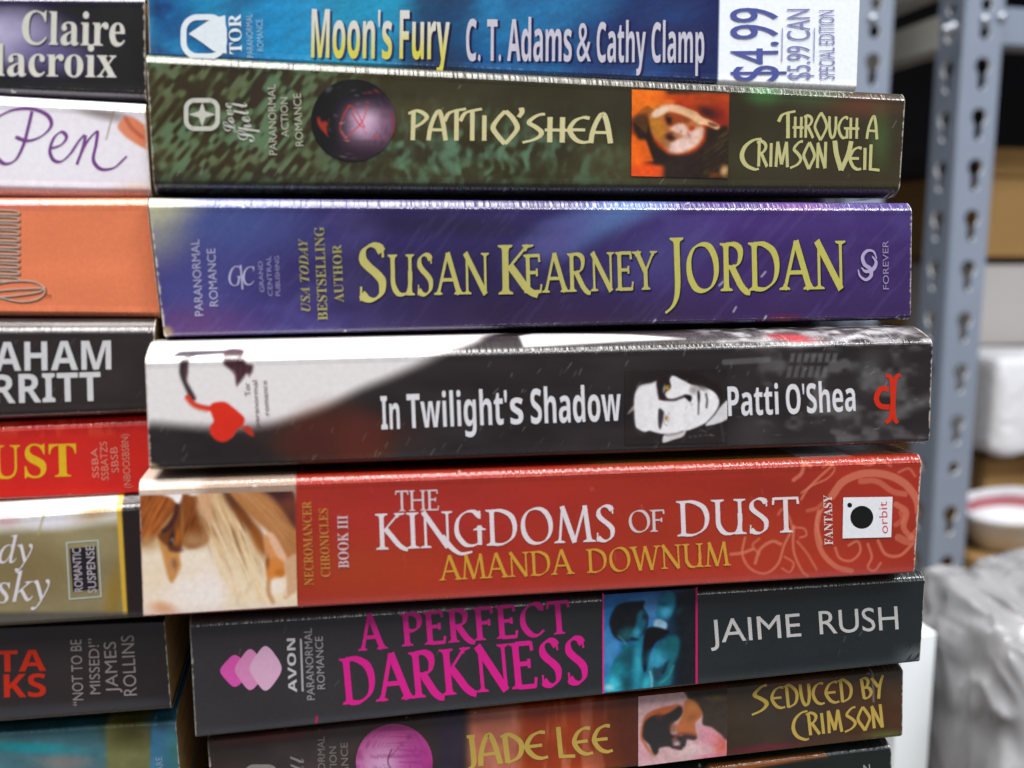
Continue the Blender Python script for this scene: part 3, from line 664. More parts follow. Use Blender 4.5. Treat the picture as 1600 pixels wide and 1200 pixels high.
Pu.text('PARANORMAL', (318, 493), (311, 374), 13, 'plain', LP, 'imprint_lettering'); Pu.text('ROMANCE', (341, 478), (336, 388), 13, 'plain', LP, 'imprint_lettering')
Pu.text('G', (357, 446), (378, 446), 30, 'thinitalic', LP, 'publisher_logo'); Pu.text('C', (380, 446), (400, 444), 28, 'thinitalic', LP, 'publisher_logo')
Pu.strokes([[(376, 414), (379, 452)]], 2.5, LP, 'publisher_logo')
for t, q0, q1 in (('GRAND', (413, 456), (410, 408)), ('CENTRAL', (426, 462), (423, 400)), ('PUBLISHING', (438, 462), (436, 400))): Pu.text(t, q0, q1, 7, 'plain', (140, 136, 180), 'publisher_lettering')
for t, q0, q1, h in (('USA TODAY', (485, 486), (480, 372), 14), ('BESTSELLING', (512, 500), (506, 354), 15), ('AUTHOR', (537, 472), (533, 382), 14)): Pu.text(t, q0, q1, h, 'italic' if 'USA' in t else 'serif', (150, 144, 92), 'quote_lettering')
Pu.strokes([[(1369, 404), (1364, 393), (1354, 392), (1347, 401), (1350, 413), (1359, 420), (1360, 431), (1352, 437), (1343, 431), (1340, 421)], [(1362, 400), (1368, 410), (1363, 421), (1352, 424), (1345, 418)]], 4.2, (176, 164, 200), 'imprint_logo', wf=lambda t, a: .4+np.sin(np.pi*t))
Pu.text('FOREVER', (1388, 452), (1387, 376), 9, 'plain', (150, 138, 176), 'imprint_lettering', track=.2)

# ---- black and white paperback
def paint_twilight(x, y):
    P = Paint(x, y, (46, 41, 41))
    P.n(120, 50, .25, 4)
    wl = [(150, 470), (150, 658), (240, 662), (330, 668), (420, 664), (500, 640), (560, 610), (610, 590), (664, 566), (700, 548), (730, 534), (760, 505), (770, 430)]
    P.p(wl, (226, 221, 221), 26)
    P.p([(430, 700), (470, 650), (540, 634), (600, 660), (600, 720), (500, 730)], (96, 40, 20), 50, .55); P.e(560, 690, 30, 30, (104, 44, 18), 0, .9, .5)
    P.p([(820, 500), (850, 480), (1000, 500), (1080, 518), (1080, 520), (980, 526), (820, 540)], (226, 224, 226), 8, .8, False)
    P.over(sst(.40, .75, fbm(x/26, y/14, 8, 3))*sst(1060, 1160, x)*sst(556, 520, y), (164, 162, 164), .95)
    P.e(1250, 520, 34, 12, (150, 34, 40), 8, .6); P.e(1226, 514, 12, 6, (130, 34, 40), 0, .6)
    P.l([(1170, 524), (1220, 536), (1290, 536), (1340, 520)], 9, (190, 188, 190), 8, .6)
    # town and smoke on the right
    for k in range(7): P.p([(1236+k*11, 552), (1243+k*11, 552), (1240+k*11, 566), (1233+k*11, 566)], (104, 102, 102), 5, .7, False)
    for k in range(6): P.p([(1232+k*11, 572), (1239+k*11, 572), (1235+k*11, 590), (1228+k*11, 590)], (98, 96, 96), 5, .7, False)
    P.l([(1132, 566), (1200, 562)], 9, (92, 90, 90), 4, .8); P.e(1360, 580, 18, 30, (84, 82, 82), 10, .8, .6)
    P.over(sst(.5, .75, fbm(x/40+9, y/30, 21, 3))*sst(1120, 1230, x), (112, 110, 110), .6)
    P.l([(1380, 660), (1410, 640), (1460, 622)], 16, (110, 108, 108), 20, .6); P.l([(1130, 690), (1130, 640), (1190, 640)], 3, (80, 78, 78), 3, .4)
    P.e(1180, 670, 30, 24, (76, 72, 72), 0, .8, .5)
    # dark marks and the heart on the left
    ox, oy = P.x, P.y; P.x, P.y = (x-220)*5.454, (y-520)*5.454
    P.p([(330, 60), (1420, 0), (1600, 60), (1420, 100), (1000, 130), (700, 160), (420, 185), (262, 190)], (70, 66, 68), 24, .0, False)
    P.p([(262, 190), (300, 120), (420, 95), (720, 90), (720, 160), (480, 178), (380, 190)], (66, 60, 64), 20, 1, False)
    P.p([(370, 190), (430, 150), (500, 150), (430, 200), (408, 250), (400, 330), (390, 400), (430, 480), (470, 560), (430, 575), (380, 480), (335, 370), (328, 300), (340, 240)], (60, 48, 52), 34)
    P.e(385, 340, 16, 60, (96, 60, 66), 0, .9, .7)
    P.p([(715, 90), (860, 90), (870, 200), (900, 260), (955, 280), (940, 350), (900, 350), (870, 390), (820, 440), (800, 340), (730, 290), (705, 250)], (66, 44, 50), 40, 1)
    for a_, b_ in (((800, 290), (820, 450)), ((850, 300), (845, 400)), ((900, 290), (925, 370)), ((740, 280), (800, 350))): P.l([a_, b_], 14, (96, 58, 62), 26, .7)
    P.p([(985, 190), (1010, 150), (1070, 145), (1060, 165), (1010, 185)], (120, 112, 116), 20, .7)
    P.l([(400, 550), (440, 600), (500, 630), (580, 645)], 46, (206, 62, 46), 26); P.l([(380, 565), (450, 635), (560, 675)], 20, (220, 130, 116), 26, .6)
    P.p([(590, 660), (600, 610), (650, 590), (720, 590), (780, 630), (840, 680), (885, 730), (870, 790), (820, 830), (790, 880), (740, 920), (690, 930), (630, 905), (590, 850), (590, 800), (620, 750)], (214, 50, 32), 22)
    P.p([(865, 800), (920, 795), (950, 830), (965, 880), (920, 870), (880, 830)], (190, 54, 42), 26)
    P.x, P.y = ox, oy
    P.e(236, 733, 14, 9, (176, 150, 112), 20, .5); P.over(sst(300, 640, x)*sst(640, 668, y)*sst(712, 690, y)*sst(700, 560, x), (80, 38, 26), .5)
    P.scratches(50, (250, 662, 1100, 722), 11, (4, 15), (-72, -52), (140, 138, 138), .4); P.scratches(22, (760, 550, 1100, 640), 12, (4, 12), (-72, -45), (170, 168, 170), .5)
    P.scratches(34, (1050, 545, 1440, 700), 13, (3, 9), (-80, 20), (176, 174, 176), .4)
    return P.c
Tw = Book(0, (226, 541), (1458, 514), (1452, 694), (234, 738), 'black and white paperback with a red heart and a pale sideways face', GR,
          rt=3.6, dt=9.0, rb=1.6, db=2.5, paint=paint_twilight, seed=4, wear=1.0)
WT = (220, 219, 224)
Tw.text([('In', (596, 671), (625, 670), 52), ('Twilight', (637, 669), (787, 663), 53), ("'s", (789, 663), (818, 662), 53), ('Shadow', (830, 662), (971, 657), 54)], 0, 0, 0, 'bold', WT, 'title_lettering')
Tw.text([('Patti', (1138, 650), (1217, 647), 46), ("O'Shea", (1229, 647), (1337, 642), 46)], 0, 0, 0, 'bold', WT, 'author_lettering')
Tw.strokes([[(1384, 586), (1392, 592), (1394, 626), (1391, 652), (1384, 661)], [(1407, 585), (1399, 592), (1396, 626), (1397, 652), (1402, 661)]], 6, (206, 52, 34), 'publisher_logo')
Tw.strokes([[(1388, 608), (1376, 608), (1369, 622), (1375, 634), (1390, 636)]], 8, (206, 52, 34), 'publisher_logo')
for t, q0, q1, h in (('Tor', (392, 618), (390, 597), 9), ('paranormal', (406, 667), (402, 594), 8), ('romance', (421, 648), (417, 594), 8)): Tw.text(t, q0, q1, h, 'plain', (120, 100, 104), 'imprint_lettering')
def paint_man(x, y):
    P = Paint(x, y, (40, 35, 35)); P.c = paint_twilight(x, y)
    P.x, P.y = x, y = (x-970)*8.889, (y-575)*8.889; W_ = (226, 224, 226)
    P.p([(90, 640), (130, 570), (190, 510), (200, 560), (140, 610)], (140, 128, 124), 26)
    P.p([(185, 560), (185, 420), (210, 320), (260, 250), (330, 225), (420, 210), (490, 180), (540, 160), (640, 120), (730, 110), (820, 150), (900, 190), (980, 230), (1080, 250), (1200, 280), (1300, 340), (1360, 430), (1350, 540), (1290, 640), (1200, 740), (1120, 790), (980, 850), (860, 880), (760, 900), (620, 915), (500, 900), (400, 870), (330, 885), (250, 850), (200, 790)], W_, 30)
    P.p([(1200, 750), (1300, 650), (1380, 540), (1480, 440), (1560, 420), (1640, 560), (1560, 640), (1440, 730), (1300, 780), (1180, 800)], (206, 204, 206), 26)
    P.l([(1360, 530), (1300, 640), (1210, 735)], 14, (96, 90, 92), 20)
    P.p([(600, 930), (720, 900), (860, 870), (900, 880), (860, 950), (740, 990), (600, 1035), (575, 1010)], (204, 198, 198), 22); P.l([(630, 935), (760, 915), (860, 880)], 26, (140, 136, 138), 26, .9)
    # shaded side
    P.p([(490, 190), (520, 130), (620, 80), (700, 110), (680, 180), (700, 260), (680, 300), (620, 350), (630, 420), (560, 430), (520, 400), (500, 300)], (50, 40, 42), 36)
    P.e(600, 200, 70, 110, (44, 38, 38), 10, .7)
    P.p([(680, 160), (720, 115), (800, 150), (900, 215), (990, 270), (960, 320), (860, 380), (740, 420), (650, 420), (620, 360), (680, 300), (700, 240)], W_, 36)
    P.p([(800, 110), (900, 160), (1000, 220), (1120, 260), (1250, 290), (1330, 350), (1370, 430), (1400, 300), (1200, 140), (900, 60)], (42, 36, 36), 60)
    P.l([(540, 425), (640, 440), (740, 440), (840, 405), (900, 385)], 34, (58, 48, 50), 40); P.e(590, 420, 50, 26, (50, 42, 44), 10, .8)
    P.p([(870, 380), (940, 370), (985, 400), (965, 470), (920, 440)], (36, 30, 32), 26); P.e(1010, 300, 50, 60, (140, 132, 130), 30, .9, .8); P.e(1130, 280, 60, 30, (110, 104, 104), 20, .9, .8)
    P.l([(1070, 330), (1082, 420), (1078, 520), (1074, 640)], 22, (70, 62, 66), 24, .9); P.e(1080, 390, 18, 70, (40, 34, 36), 0, .8); P.l([(1180, 360), (1196, 440), (1188, 545)], 26, (72, 64, 68), 28, .9); P.l([(1120, 330), (1120, 460)], 22, (216, 212, 214), 20, .8); P.l([(1225, 390), (1300, 470), (1310, 560)], 30, (236, 234, 236), 50, .6)
    P.e(650, 275, 30, 34, (190, 150, 60), 0, .6); P.e(600, 290, 16, 54, (156, 154, 150), 8, .7, .9); P.e(660, 270, 12, 14, (80, 60, 40), 0, .7, .8); P.e(640, 340, 16, 16, (210, 196, 160), 0, .8)
    P.p([(525, 570), (560, 570), (600, 620), (590, 700), (570, 790), (545, 850), (520, 800), (515, 660)], (62, 54, 58), 30); P.l([(600, 610), (590, 700), (610, 780), (640, 800)], 14, (150, 148, 150), 16, .9); P.e(635, 695, 26, 44, (160, 144, 120), 0, .7); P.e(640, 695, 22, 22, (206, 164, 84), 0, .6); P.e(625, 695, 9, 12, (70, 56, 50), 0, .7); P.l([(650, 610), (680, 650)], 12, (160, 158, 160), 18, .8); P.l([(640, 790), (680, 720)], 10, (176, 174, 176), 18, .8)
    P.l([(920, 530), (895, 580)], 12, (170, 168, 170), 18, .8); P.e(980, 500, 26, 22, (178, 174, 176), 0, .9, .7); P.e(300, 560, 90, 220, (214, 212, 215), 0, .95, .5); P.e(860, 700, 200, 70, (216, 214, 218), -15, .95, .4); P.l([(230, 260), (330, 235), (480, 190)], 20, (150, 146, 146), 40, .5)
    for k in range(5): P.e(960+k*72, 955-k*8, 20, 14, (92, 86, 90), 0, .8, .7)
    P.n(70, 70, .05, 3)
    return P.c
Tw.picture([(976, 580), (1136, 577), (1136, 692), (976, 695)], paint_man, step=.8, label='pale face lying on its side')
# ---- red-brown paperback
def paint_red(x, y):
    P = Paint(x, y, (162, 51, 38))
    P.n(240, 70, .14, 2)
    P.e(700, 800, 180, 50, (172, 50, 48), 0, .9, .6); P.e(1150, 850, 260, 50, (162, 58, 36), 0, .9, .6); P.e(540, 890, 160, 40, (166, 66, 34), 0, .9, .6)
    P.over(sst(734, 716, y+.034*(x-830))*sst(880, 960, x)*sst(1290, 1250, x), (196, 150, 84), .9)
    P.over(sst(733, 716, y+.034*(x-830))*sst(1255, 1258, x)*sst(1345, 1330, x), (240, 238, 240), 1); P.over(sst(726, 716, y+.034*(x-830)-.5)*sst(1335, 1360, x), (236, 132, 40), 1)
    C1 = (204, 120, 94)
    def cl(pts, w_, a=.75): P.l(pts, w_, C1, 3, a)
    cl([(1252, 780), (1262, 764), (1282, 744), (1300, 728)], 4); cl([(1252, 770), (1270, 758), (1292, 748), (1304, 734), (1298, 724), (1286, 730)], 3); cl([(1240, 750), (1252, 740), (1258, 724), (1266, 728)], 6)
    cl([(1300, 775), (1318, 752), (1350, 740), (1385, 742), (1414, 756), (1432, 780), (1436, 800)], 12); cl([(1345, 752), (1370, 752), (1395, 768), (1414, 772)], 9, .6)
    cl([(1280, 800), (1276, 830), (1284, 862), (1306, 885), (1330, 892)], 8); cl([(1290, 790), (1276, 812), (1284, 850)], 4)
    cl([(1305, 856), (1312, 872), (1330, 876), (1344, 862), (1340, 846), (1326, 852)], 4); cl([(1372, 845), (1384, 866), (1406, 868), (1426, 850)], 5)
    cl([(1356, 850), (1362, 870), (1356, 886), (1366, 892), (1376, 880)], 4); cl([(1400, 788), (1416, 800), (1412, 824), (1424, 840)], 9, .7); cl([(1404, 840), (1420, 846), (1432, 832)], 12, .6); cl([(1400, 820), (1410, 812), (1408, 800)], 8, .5)
    cl([(1164, 840), (1160, 866), (1172, 888), (1196, 896), (1216, 880), (1226, 850), (1240, 824)], 4); cl([(1142, 866), (1160, 864), (1176, 858)], 5); cl([(1180, 880), (1188, 858), (1206, 846), (1220, 850)], 5)
    cl([(1186, 866), (1176, 852), (1186, 842)], 4, .6); cl([(1240, 822), (1240, 860), (1252, 890), (1262, 900)], 4); cl([(1246, 846), (1262, 866), (1276, 890)], 4, .6); cl([(1226, 870), (1240, 880), (1234, 894), (1222, 888)], 3)
    cl([(1240, 824), (1256, 826), (1260, 836), (1250, 840)], 3); cl([(1216, 804), (1222, 796), (1232, 806), (1240, 830)], 4, .6); cl([(1262, 798), (1276, 794), (1288, 784)], 6, .5)
    cl([(1340, 722), (1360, 726), (1374, 718), (1392, 728)], 5, .6); cl([(1404, 738), (1420, 732), (1430, 744)], 4, .6)
    P.over(sst(-26, 0, y-(968-.0575*(x-224))), (150, 78, 82), .55)
    P.over(sst(463, 461, x)*sst(790, 770, y), (214, 196, 182)); P.over(sst(463, 461, x)*sst(300, 330, x)*sst(790, 770, y), (150, 120, 100), .7)
    P.scratches(20, (480, 760, 1250, 900), 5, (5, 12), (60, 80), (200, 120, 110), .4)
    return P.c
Rd = Book(0, (217, 753), (1441, 711), (1428, 898), (224, 967), 'red brown paperback with white and gold serif lettering and a veiled face picture', GR,
          rt=2.0, dt=1.75, rb=1.0, db=2.0, paint=paint_red, seed=5, wear=1.1)
WR = (226, 214, 218); GO = (206, 152, 62)
Rd.text('THE', (618, 799), (686, 797), 32, 'roman', (214, 196, 198), 'title_lettering', T=.14, tn=.04, track=.06)
Rd.text('KINGDOMS', (588, 859), (961, 845), 56, 'roman', WR, 'title_lettering', T=.135, tn=.038, serif=.12, track=.05)
Rd.strokes([[(690, 838), (706, 856), (720, 865), (738, 862)]], 9, WR, 'title_lettering', wf=lambda t, a: 1.1-.8*t)
Rd.text('OF', (983, 832), (1039, 830), 34, 'roman', (214, 196, 198), 'title_lettering', T=.13, tn=.04)
Rd.text('DUST', (1058, 838), (1250, 831), 55, 'roman', WR, 'title_lettering', T=.135, tn=.038, serif=.12, track=.05)
Rd.text([('AMANDA', (686, 907), (898, 896), 38), ('DOWNUM', (917, 895), (1142, 883), 37)], 0, 0, 0, 'roman', GO, 'author_lettering', T=.14, tn=.04, track=.06)
for t, q0, q1, h, f, c in (('NECROMANCER', (490, 914), (486, 783), 14, 'serif', (196, 128, 64)), ('CHRONICLES', (516, 901), (512, 794), 14, 'serif', (196, 128, 64)), ('BOOK III', (545, 887), (543, 805), 16, 'serif', (214, 180, 184))):
    Rd.text(t, q0, q1, h, f, c, 'series_lettering')
Rd.text('FANTASY', (1301, 851), (1299, 773), 13, 'serif', (226, 206, 204), 'genre_lettering')
Rd.shapes([[(1317, 777), (1394, 776), (1392, 839), (1316, 841)], circ(1346, 808, 18, 18), circ(1327, 789, 3.8, 3.8)], [(232, 232, 238), (24, 22, 28), (24, 22, 28)], 'publisher_logo')
Rd.text('orbit', (1387, 833), (1385, 783), 13, 'plain', (206, 90, 100), 'publisher_lettering')
def paint_veil(x, y):
    x, y = (x-210)*5.219, (y-745)*5.219
    P = Paint(x, y, (230, 214, 196)); P.e(700, 950, 420, 140, (232, 222, 216), 0, .9); P.e(160, 800, 120, 160, (228, 208, 182), 0, .9); P.over(sst(640, 820, x)*sst(480, 600, y), (226, 206, 172), .8)
    st = lambda ang, wd, ln, sd: fbm(rotc(x, y, 0, 0, ang)[1]/wd, rotc(x, y, 0, 0, ang)[0]/ln, sd, 3)
    P.p([(30, 120), (150, 125), (260, 150), (350, 215), (330, 290), (240, 390), (190, 480), (130, 540), (40, 520)], (150, 84, 44), 50); P.over(poly(x, y, [(30, 120), (260, 150), (350, 215), (240, 390), (130, 540), (30, 520)], 60)*sst(.4, .7, st(-62, 16, 200, 4)), (186, 104, 52), .8); P.over(poly(x, y, [(30, 120), (260, 150), (350, 215), (240, 390), (130, 540), (30, 520)], 60)*sst(.5, .75, st(-62, 12, 160, 9)), (104, 56, 28), .7)
    P.e(110, 540, 90, 60, (176, 140, 92), 0, .95, .8)
    P.p([(385, 140), (520, 140), (530, 280), (600, 380), (640, 460), (560, 560), (420, 580), (370, 470), (380, 300)], (134, 76, 42), 50); P.over(poly(x, y, [(385, 140), (530, 140), (540, 280), (640, 460), (560, 560), (420, 580), (370, 470)], 60)*sst(.45, .7, st(-70, 12, 180, 6)), (92, 50, 30), .7); P.e(500, 520, 110, 60, (186, 148, 104), 0, .95, .7)
    P.p([(190, 490), (230, 410), (330, 290), (390, 280), (390, 560), (370, 640), (380, 740), (310, 860), (270, 800), (230, 640)], (196, 138, 78), 36)
    P.p([(190, 480), (250, 400), (330, 290), (370, 200), (390, 260), (385, 420), (390, 560), (330, 600), (260, 560)], (112, 66, 40), 40); P.l([(350, 230), (330, 320), (290, 400), (240, 440)], 34, (66, 42, 42), 36)
    P.e(345, 490, 40, 70, (166, 96, 38), 10, .8); P.e(308, 500, 22, 78, (58, 42, 44), 8, .8); P.e(340, 590, 50, 22, (92, 58, 50), 5, .8); P.l([(300, 520), (312, 500), (322, 540)], 10, (170, 140, 122), 14, .8)
    P.e(322, 710, 24, 40, (128, 84, 66), 5, .8); P.e(300, 740, 24, 60, (186, 134, 92), 0, .9, .8); P.l([(335, 690), (345, 740), (330, 780)], 12, (150, 106, 80), 16, .7)
    reg = poly(x, y, [(520, 120), (720, 100), (830, 200), (960, 380), (1050, 560), (1080, 800), (1130, 1030), (860, 1020), (700, 800), (620, 560), (560, 380), (530, 260)], 110)
    P.over(reg*sst(900, 300, y), (196, 156, 112), .9); P.over(reg*sst(.42, .72, st(72, 18, 300, 6)), (222, 190, 146), .75); P.over(reg*sst(.55, .74, st(70, 13, 260, 16))*sst(900, 500, y), (112, 74, 38), .6); P.over(reg*sst(.52, .75, st(64, 22, 320, 26)), (236, 216, 182), .6)
    P.p([(525, 120), (640, 110), (630, 220), (640, 380), (600, 370), (560, 300), (530, 240)], (206, 158, 122), 40, .8)
    P.p([(720, 110), (780, 110), (880, 200), (960, 340), (1040, 460), (1070, 620), (1010, 560), (930, 440), (840, 330), (770, 230)], (120, 70, 40), 70); P.e(800, 180, 46, 90, (84, 54, 46), -40, .9, .7); P.e(1010, 520, 40, 110, (156, 90, 40), -20, .9, .8)
    P.p([(770, 105), (960, 95), (1100, 150), (1300, 330), (1330, 420), (1320, 700), (1250, 700), (1120, 480), (960, 330)], (176, 120, 74), 46); P.l([(860, 110), (1060, 260), (1240, 480)], 60, (196, 142, 96), 90, .7); P.over(poly(x, y, [(770, 105), (960, 95), (1300, 330), (1320, 700), (1120, 480)], 60)*sst(.5, .75, st(48, 14, 260, 31)), (150, 96, 58), .5)
    P.p([(1020, 95), (1290, 85), (1320, 420), (1200, 260), (1100, 160)], (92, 54, 46), 60); P.e(1180, 130, 90, 40, (64, 40, 44), 20, .9, .8); P.e(1260, 230, 50, 60, (120, 66, 50), 0, .9, .6)
    P.p([(1060, 480), (1130, 500), (1220, 640), (1230, 700), (1150, 680), (1080, 640)], (206, 140, 88), 40); P.p([(1090, 480), (1140, 470), (1240, 650), (1220, 690), (1150, 620)], (222, 178, 148), 30, .9)
    P.p([(1075, 680), (1150, 660), (1225, 710), (1225, 800), (1150, 830), (1085, 830)], (206, 128, 62), 26); P.e(1085, 690, 16, 50, (120, 70, 44), 0, .9, .8); P.e(1190, 780, 40, 30, (180, 98, 40), 0, .9, .7)
    P.p([(1230, 690), (1330, 640), (1330, 900), (1280, 960), (1220, 990), (1240, 850)], (202, 160, 124), 36); P.e(1160, 890, 56, 60, (234, 220, 208), 0, .7); P.l([(1095, 850), (1095, 940), (1130, 1020)], 34, (186, 132, 88), 36, .9); P.l([(1225, 850), (1235, 960)], 20, (236, 218, 200), 30, .7)
    P.p([(230, 140), (380, 130), (370, 210), (340, 205), (300, 165)], (240, 236, 238), 20); P.e(480, 135, 40, 18, (238, 230, 228), 0, .7)
    P.e(240, 1080, 100, 50, (206, 140, 92), 15, .95, .9); P.e(140, 1130, 60, 26, (212, 166, 130), 0, .95, .7); P.e(430, 780, 60, 40, (226, 208, 184), 0, .95, .6); P.e(940, 890, 20, 60, (206, 178, 140), 20, .95, .6); P.e(850, 990, 16, 50, (206, 184, 156), 15, .95, .6)
    P.over(sst(1030, 1130, y+.04*x), (206, 190, 190), .4)
    return P.c
Rd.picture([(219.5, 774), (461, 767), (464.5, 946), (225, 961)], paint_veil, step=1.0, label='picture of a veiled face in cream and brown')

# ---- charcoal paperback with pink title
def paint_dark(x, y):
    P = Paint(x, y, (58, 55, 58)); P.over(sst(560, 1300, x), (40, 45, 46))
    P.n(200, 90, .08, 2); P.n(3, 3, .06, 4)
    P.over(sst(1385, 1440, x)*sst(.5, .62, fbm(rotc(x, y, 0, 0, -52)[1]/6, rotc(x, y, 0, 0, -52)[0]/50, 3, 3))*sst(1000, 1030, y), (150, 156, 156), .7)
    P.over(sst(-22, 0, y-(1154-.1037*(x-306))), (70, 78, 84), .5)
    P.l([(495, 1120), (494, 1139)], 3.5, (176, 36, 84), 2)
    P.scratches(16, (300, 990, 1430, 1100), 5, a=.3)
    return P.c
Dk = Book(4, (296, 968), (1446, 897), (1437, 1037), (306, 1156), 'charcoal paperback with pink serif title and a blue picture of a couple', GR,
          rt=1.9, dt=1.9, rb=1.2, db=2.2, paint=paint_dark, seed=6, wear=.55)
PK = (222, 46, 146)
Dk.text([('A', (560, 1017), (606, 1013), 55), ('PERFECT', (628, 1010), (893, 989), 51)], 0, 0, 0, 'roman', PK, 'title_lettering', T=.19, tn=.06, serif=.11, track=.08)
Dk.text('DARKNESS', (536, 1101), (920, 1066), 72, 'roman', (224, 44, 146), 'title_lettering', T=.185, tn=.055, serif=.11, track=.06)
Dk.text([('JAIME', (1110, 1005), (1252, 994), 36), ('RUSH', (1281, 991), (1404, 983), 36)], 0, 0, 0, 'plain', (204, 202, 200), 'author_lettering')
def dia(cx, cy_, a, b_): return spline([(cx-a, cy_), (cx-a*.55, cy_-b_*.62), (cx, cy_-b_), (cx+a*.6, cy_-b_*.6), (cx+a, cy_), (cx+a*.6, cy_+b_*.6), (cx, cy_+b_), (cx-a*.55, cy_+b_*.62), (cx-a, cy_)], 4)[:-1]
Dk.shapes([dia(367, 1048, 23, 25), dia(391, 1046, 24, 32), dia(415, 1044, 25, 35)], [(220, 92, 174), (222, 142, 190), (226, 178, 208)], 'publisher_logo')
Dk.text('AVON', (464, 1081), (461, 997), 13, 'bold', (206, 202, 206), 'publisher_lettering', track=.3)
Dk.strokes([[(473, 1080), (470, 998)]], 3, (180, 178, 182), 'rule_line')
Dk.text('PARANORMAL', (492, 1093), (487, 981), 12, 'plain', (160, 158, 160), 'imprint_lettering'); Dk.text('ROMANCE', (508, 1076), (504, 994), 12, 'plain', (160, 158, 160), 'imprint_lettering')
def paint_couple(x, y):
    x, y = (x-935)*6.856, (y-915)*6.856
    P = Paint(x, y, (34, 40, 46))
    P.over(sst(900, 500, x), (44, 108, 168)); P.e(560, 250, 130, 160, (84, 140, 196), -20, .9, .8); P.e(120, 700, 110, 200, (76, 142, 196), 0, .9, .9); P.over(sst(190, 90, y+.08*x), (40, 84, 150), .6)
    P.p([(115, 400), (140, 300), (200, 210), (300, 175), (420, 165), (495, 165), (480, 230), (530, 330), (520, 440), (440, 560), (300, 600), (210, 580), (150, 520)], (36, 38, 42), 26)
    P.p([(420, 300), (470, 260), (520, 320), (500, 440), (450, 540), (420, 600), (350, 590), (330, 540), (390, 440)], (38, 92, 112), 40); P.e(400, 500, 34, 50, (64, 156, 196), 20, .9); P.e(500, 330, 28, 34, (36, 50, 60), 0, .8, .9); P.e(300, 520, 80, 60, (44, 100, 108), -20, .9, .9); P.l([(215, 540), (270, 590), (300, 630)], 14, (84, 160, 180), 16, .7); P.l([(350, 565), (440, 580)], 26, (28, 34, 40), 26)
    P.p([(640, 200), (690, 100), (760, 60), (820, 100), (820, 220), (770, 320), (700, 360), (620, 330)], (40, 118, 142), 44); P.e(715, 270, 56, 60, (76, 170, 206), 0, .9); P.e(700, 200, 44, 24, (32, 84, 104), 10, .9, .8); P.e(880, 260, 60, 30, (40, 70, 84), -30, .95, .6)
    P.p([(600, 370), (660, 360), (730, 400), (720, 465), (640, 450), (590, 430)], (150, 190, 212), 20)
    P.p([(500, 480), (600, 440), (720, 470), (760, 500), (700, 560), (610, 610), (560, 720), (530, 850), (490, 930), (450, 800), (470, 640)], (26, 30, 36), 30)
    P.p([(250, 640), (330, 620), (400, 620), (440, 560), (480, 540), (450, 700), (450, 850), (490, 950), (470, 1110), (230, 1110), (90, 1120), (110, 950), (160, 800), (230, 720)], (36, 106, 126), 40)
    P.e(320, 780, 70, 110, (36, 72, 84), 10, .9, .8); P.e(160, 1060, 90, 100, (66, 190, 214), 0, .9); P.e(420, 860, 44, 220, (56, 160, 184), 3, .9, .9); P.e(300, 1050, 60, 80, (38, 74, 86), 0, .9, .8); P.e(110, 1090, 40, 30, (190, 220, 220), 0, .9, .8); P.e(220, 900, 60, 70, (44, 140, 150), 0, .9, .6)
    P.p([(560, 800), (600, 680), (700, 600), (790, 540), (860, 560), (860, 700), (800, 860), (760, 1060), (480, 1110), (500, 980)], (38, 104, 118), 60); P.e(620, 790, 90, 90, (64, 158, 190), -30, .9, .9); P.e(520, 1040, 46, 90, (60, 180, 200), 20, .9, .9); P.e(760, 620, 90, 70, (36, 90, 98), 0, .95, .8)
    P.p([(580, 880), (640, 880), (720, 820), (760, 810), (680, 980), (600, 1010)], (44, 66, 84), 40, .9); P.l([(800, 860), (740, 980), (650, 1050)], 22, (64, 150, 160), 30, .8); P.l([(550, 920), (570, 1000), (570, 1090)], 20, (150, 200, 220), 24, .8); P.l([(730, 830), (690, 930)], 24, (28, 44, 52), 30, .8)
    P.over(sst(840, 960, x+.0*y), (38, 40, 44), .9); P.n(50, 50, .12, 4)
    return P.c
Dk.picture([(943, 929), (1086, 919), (1086, 1066), (943, 1082)], paint_couple, label='blue picture of two people embracing')
Dk.strokes([[(942, 927), (942, 1083)]], 2.6, (216, 56, 136), 'rule_line'); Dk.strokes([[(1088, 917), (1088, 1068)]], 3.2, (206, 40, 110), 'rule_line')

# ---- brown paperback with orb
def paint_seduced(x, y):
    P = Paint(x, y, (62, 52, 46))
    P.over(sst(300, 480, x)*sst(600, 520, x), (70, 62, 66), .6); P.over(sst(660, 700, x)*sst(735, 715, x), (52, 46, 66), .8)
    P.over(sst(722, 742, x), (178, 104, 84)); P.over(sst(800, 826, x)*sst(1000, 990, x), (150, 60, 28)); P.over(sst(900, 985, x), (84, 46, 34), .9)
    P.over(sst(.5, .75, fbm(x/18, y/80, 4, 3))*sst(730, 760, x)*sst(990, 900, x), (204, 132, 112), .5)
    P.over(sst(1136, 1138, x), (66, 54, 40)); P.e(1330, 1120, 120, 40, (88, 50, 30), 0, .9, .6); P.e(1260, 1074, 60, 14, (110, 52, 26), 0, .9, .7); P.e(1230, 1120, 80, 40, (58, 56, 56), 0, .9, .6)
    P.e(1390, 1150, 30, 8, (90, 104, 50), 0, .9, .7); P.e(1190, 1172, 60, 7, (120, 34, 60), -6, .9, .7)
    P.over(sst(-16, 2, y-(1290-.125*(x-330)))*0, (0, 0, 0)); P.e(420, 1152, 80, 7, (100, 40, 34), -6, .9, .8)
    P.n(40, 30, .14, 7); P.l([(1363, 1040), (1365, 1096)], 3, (150, 140, 132), 3, .7)
    return P.c
Se = Book(7.5, (324, 1152), (1411, 1041), (1410, 1156), (333, 1281), 'brown paperback with gold angular lettering and a magenta orb, under the charcoal one', GR,
          rt=1.2, dt=2.5, rb=2.0, db=3.0, paint=paint_seduced, seed=7, wear=.8)
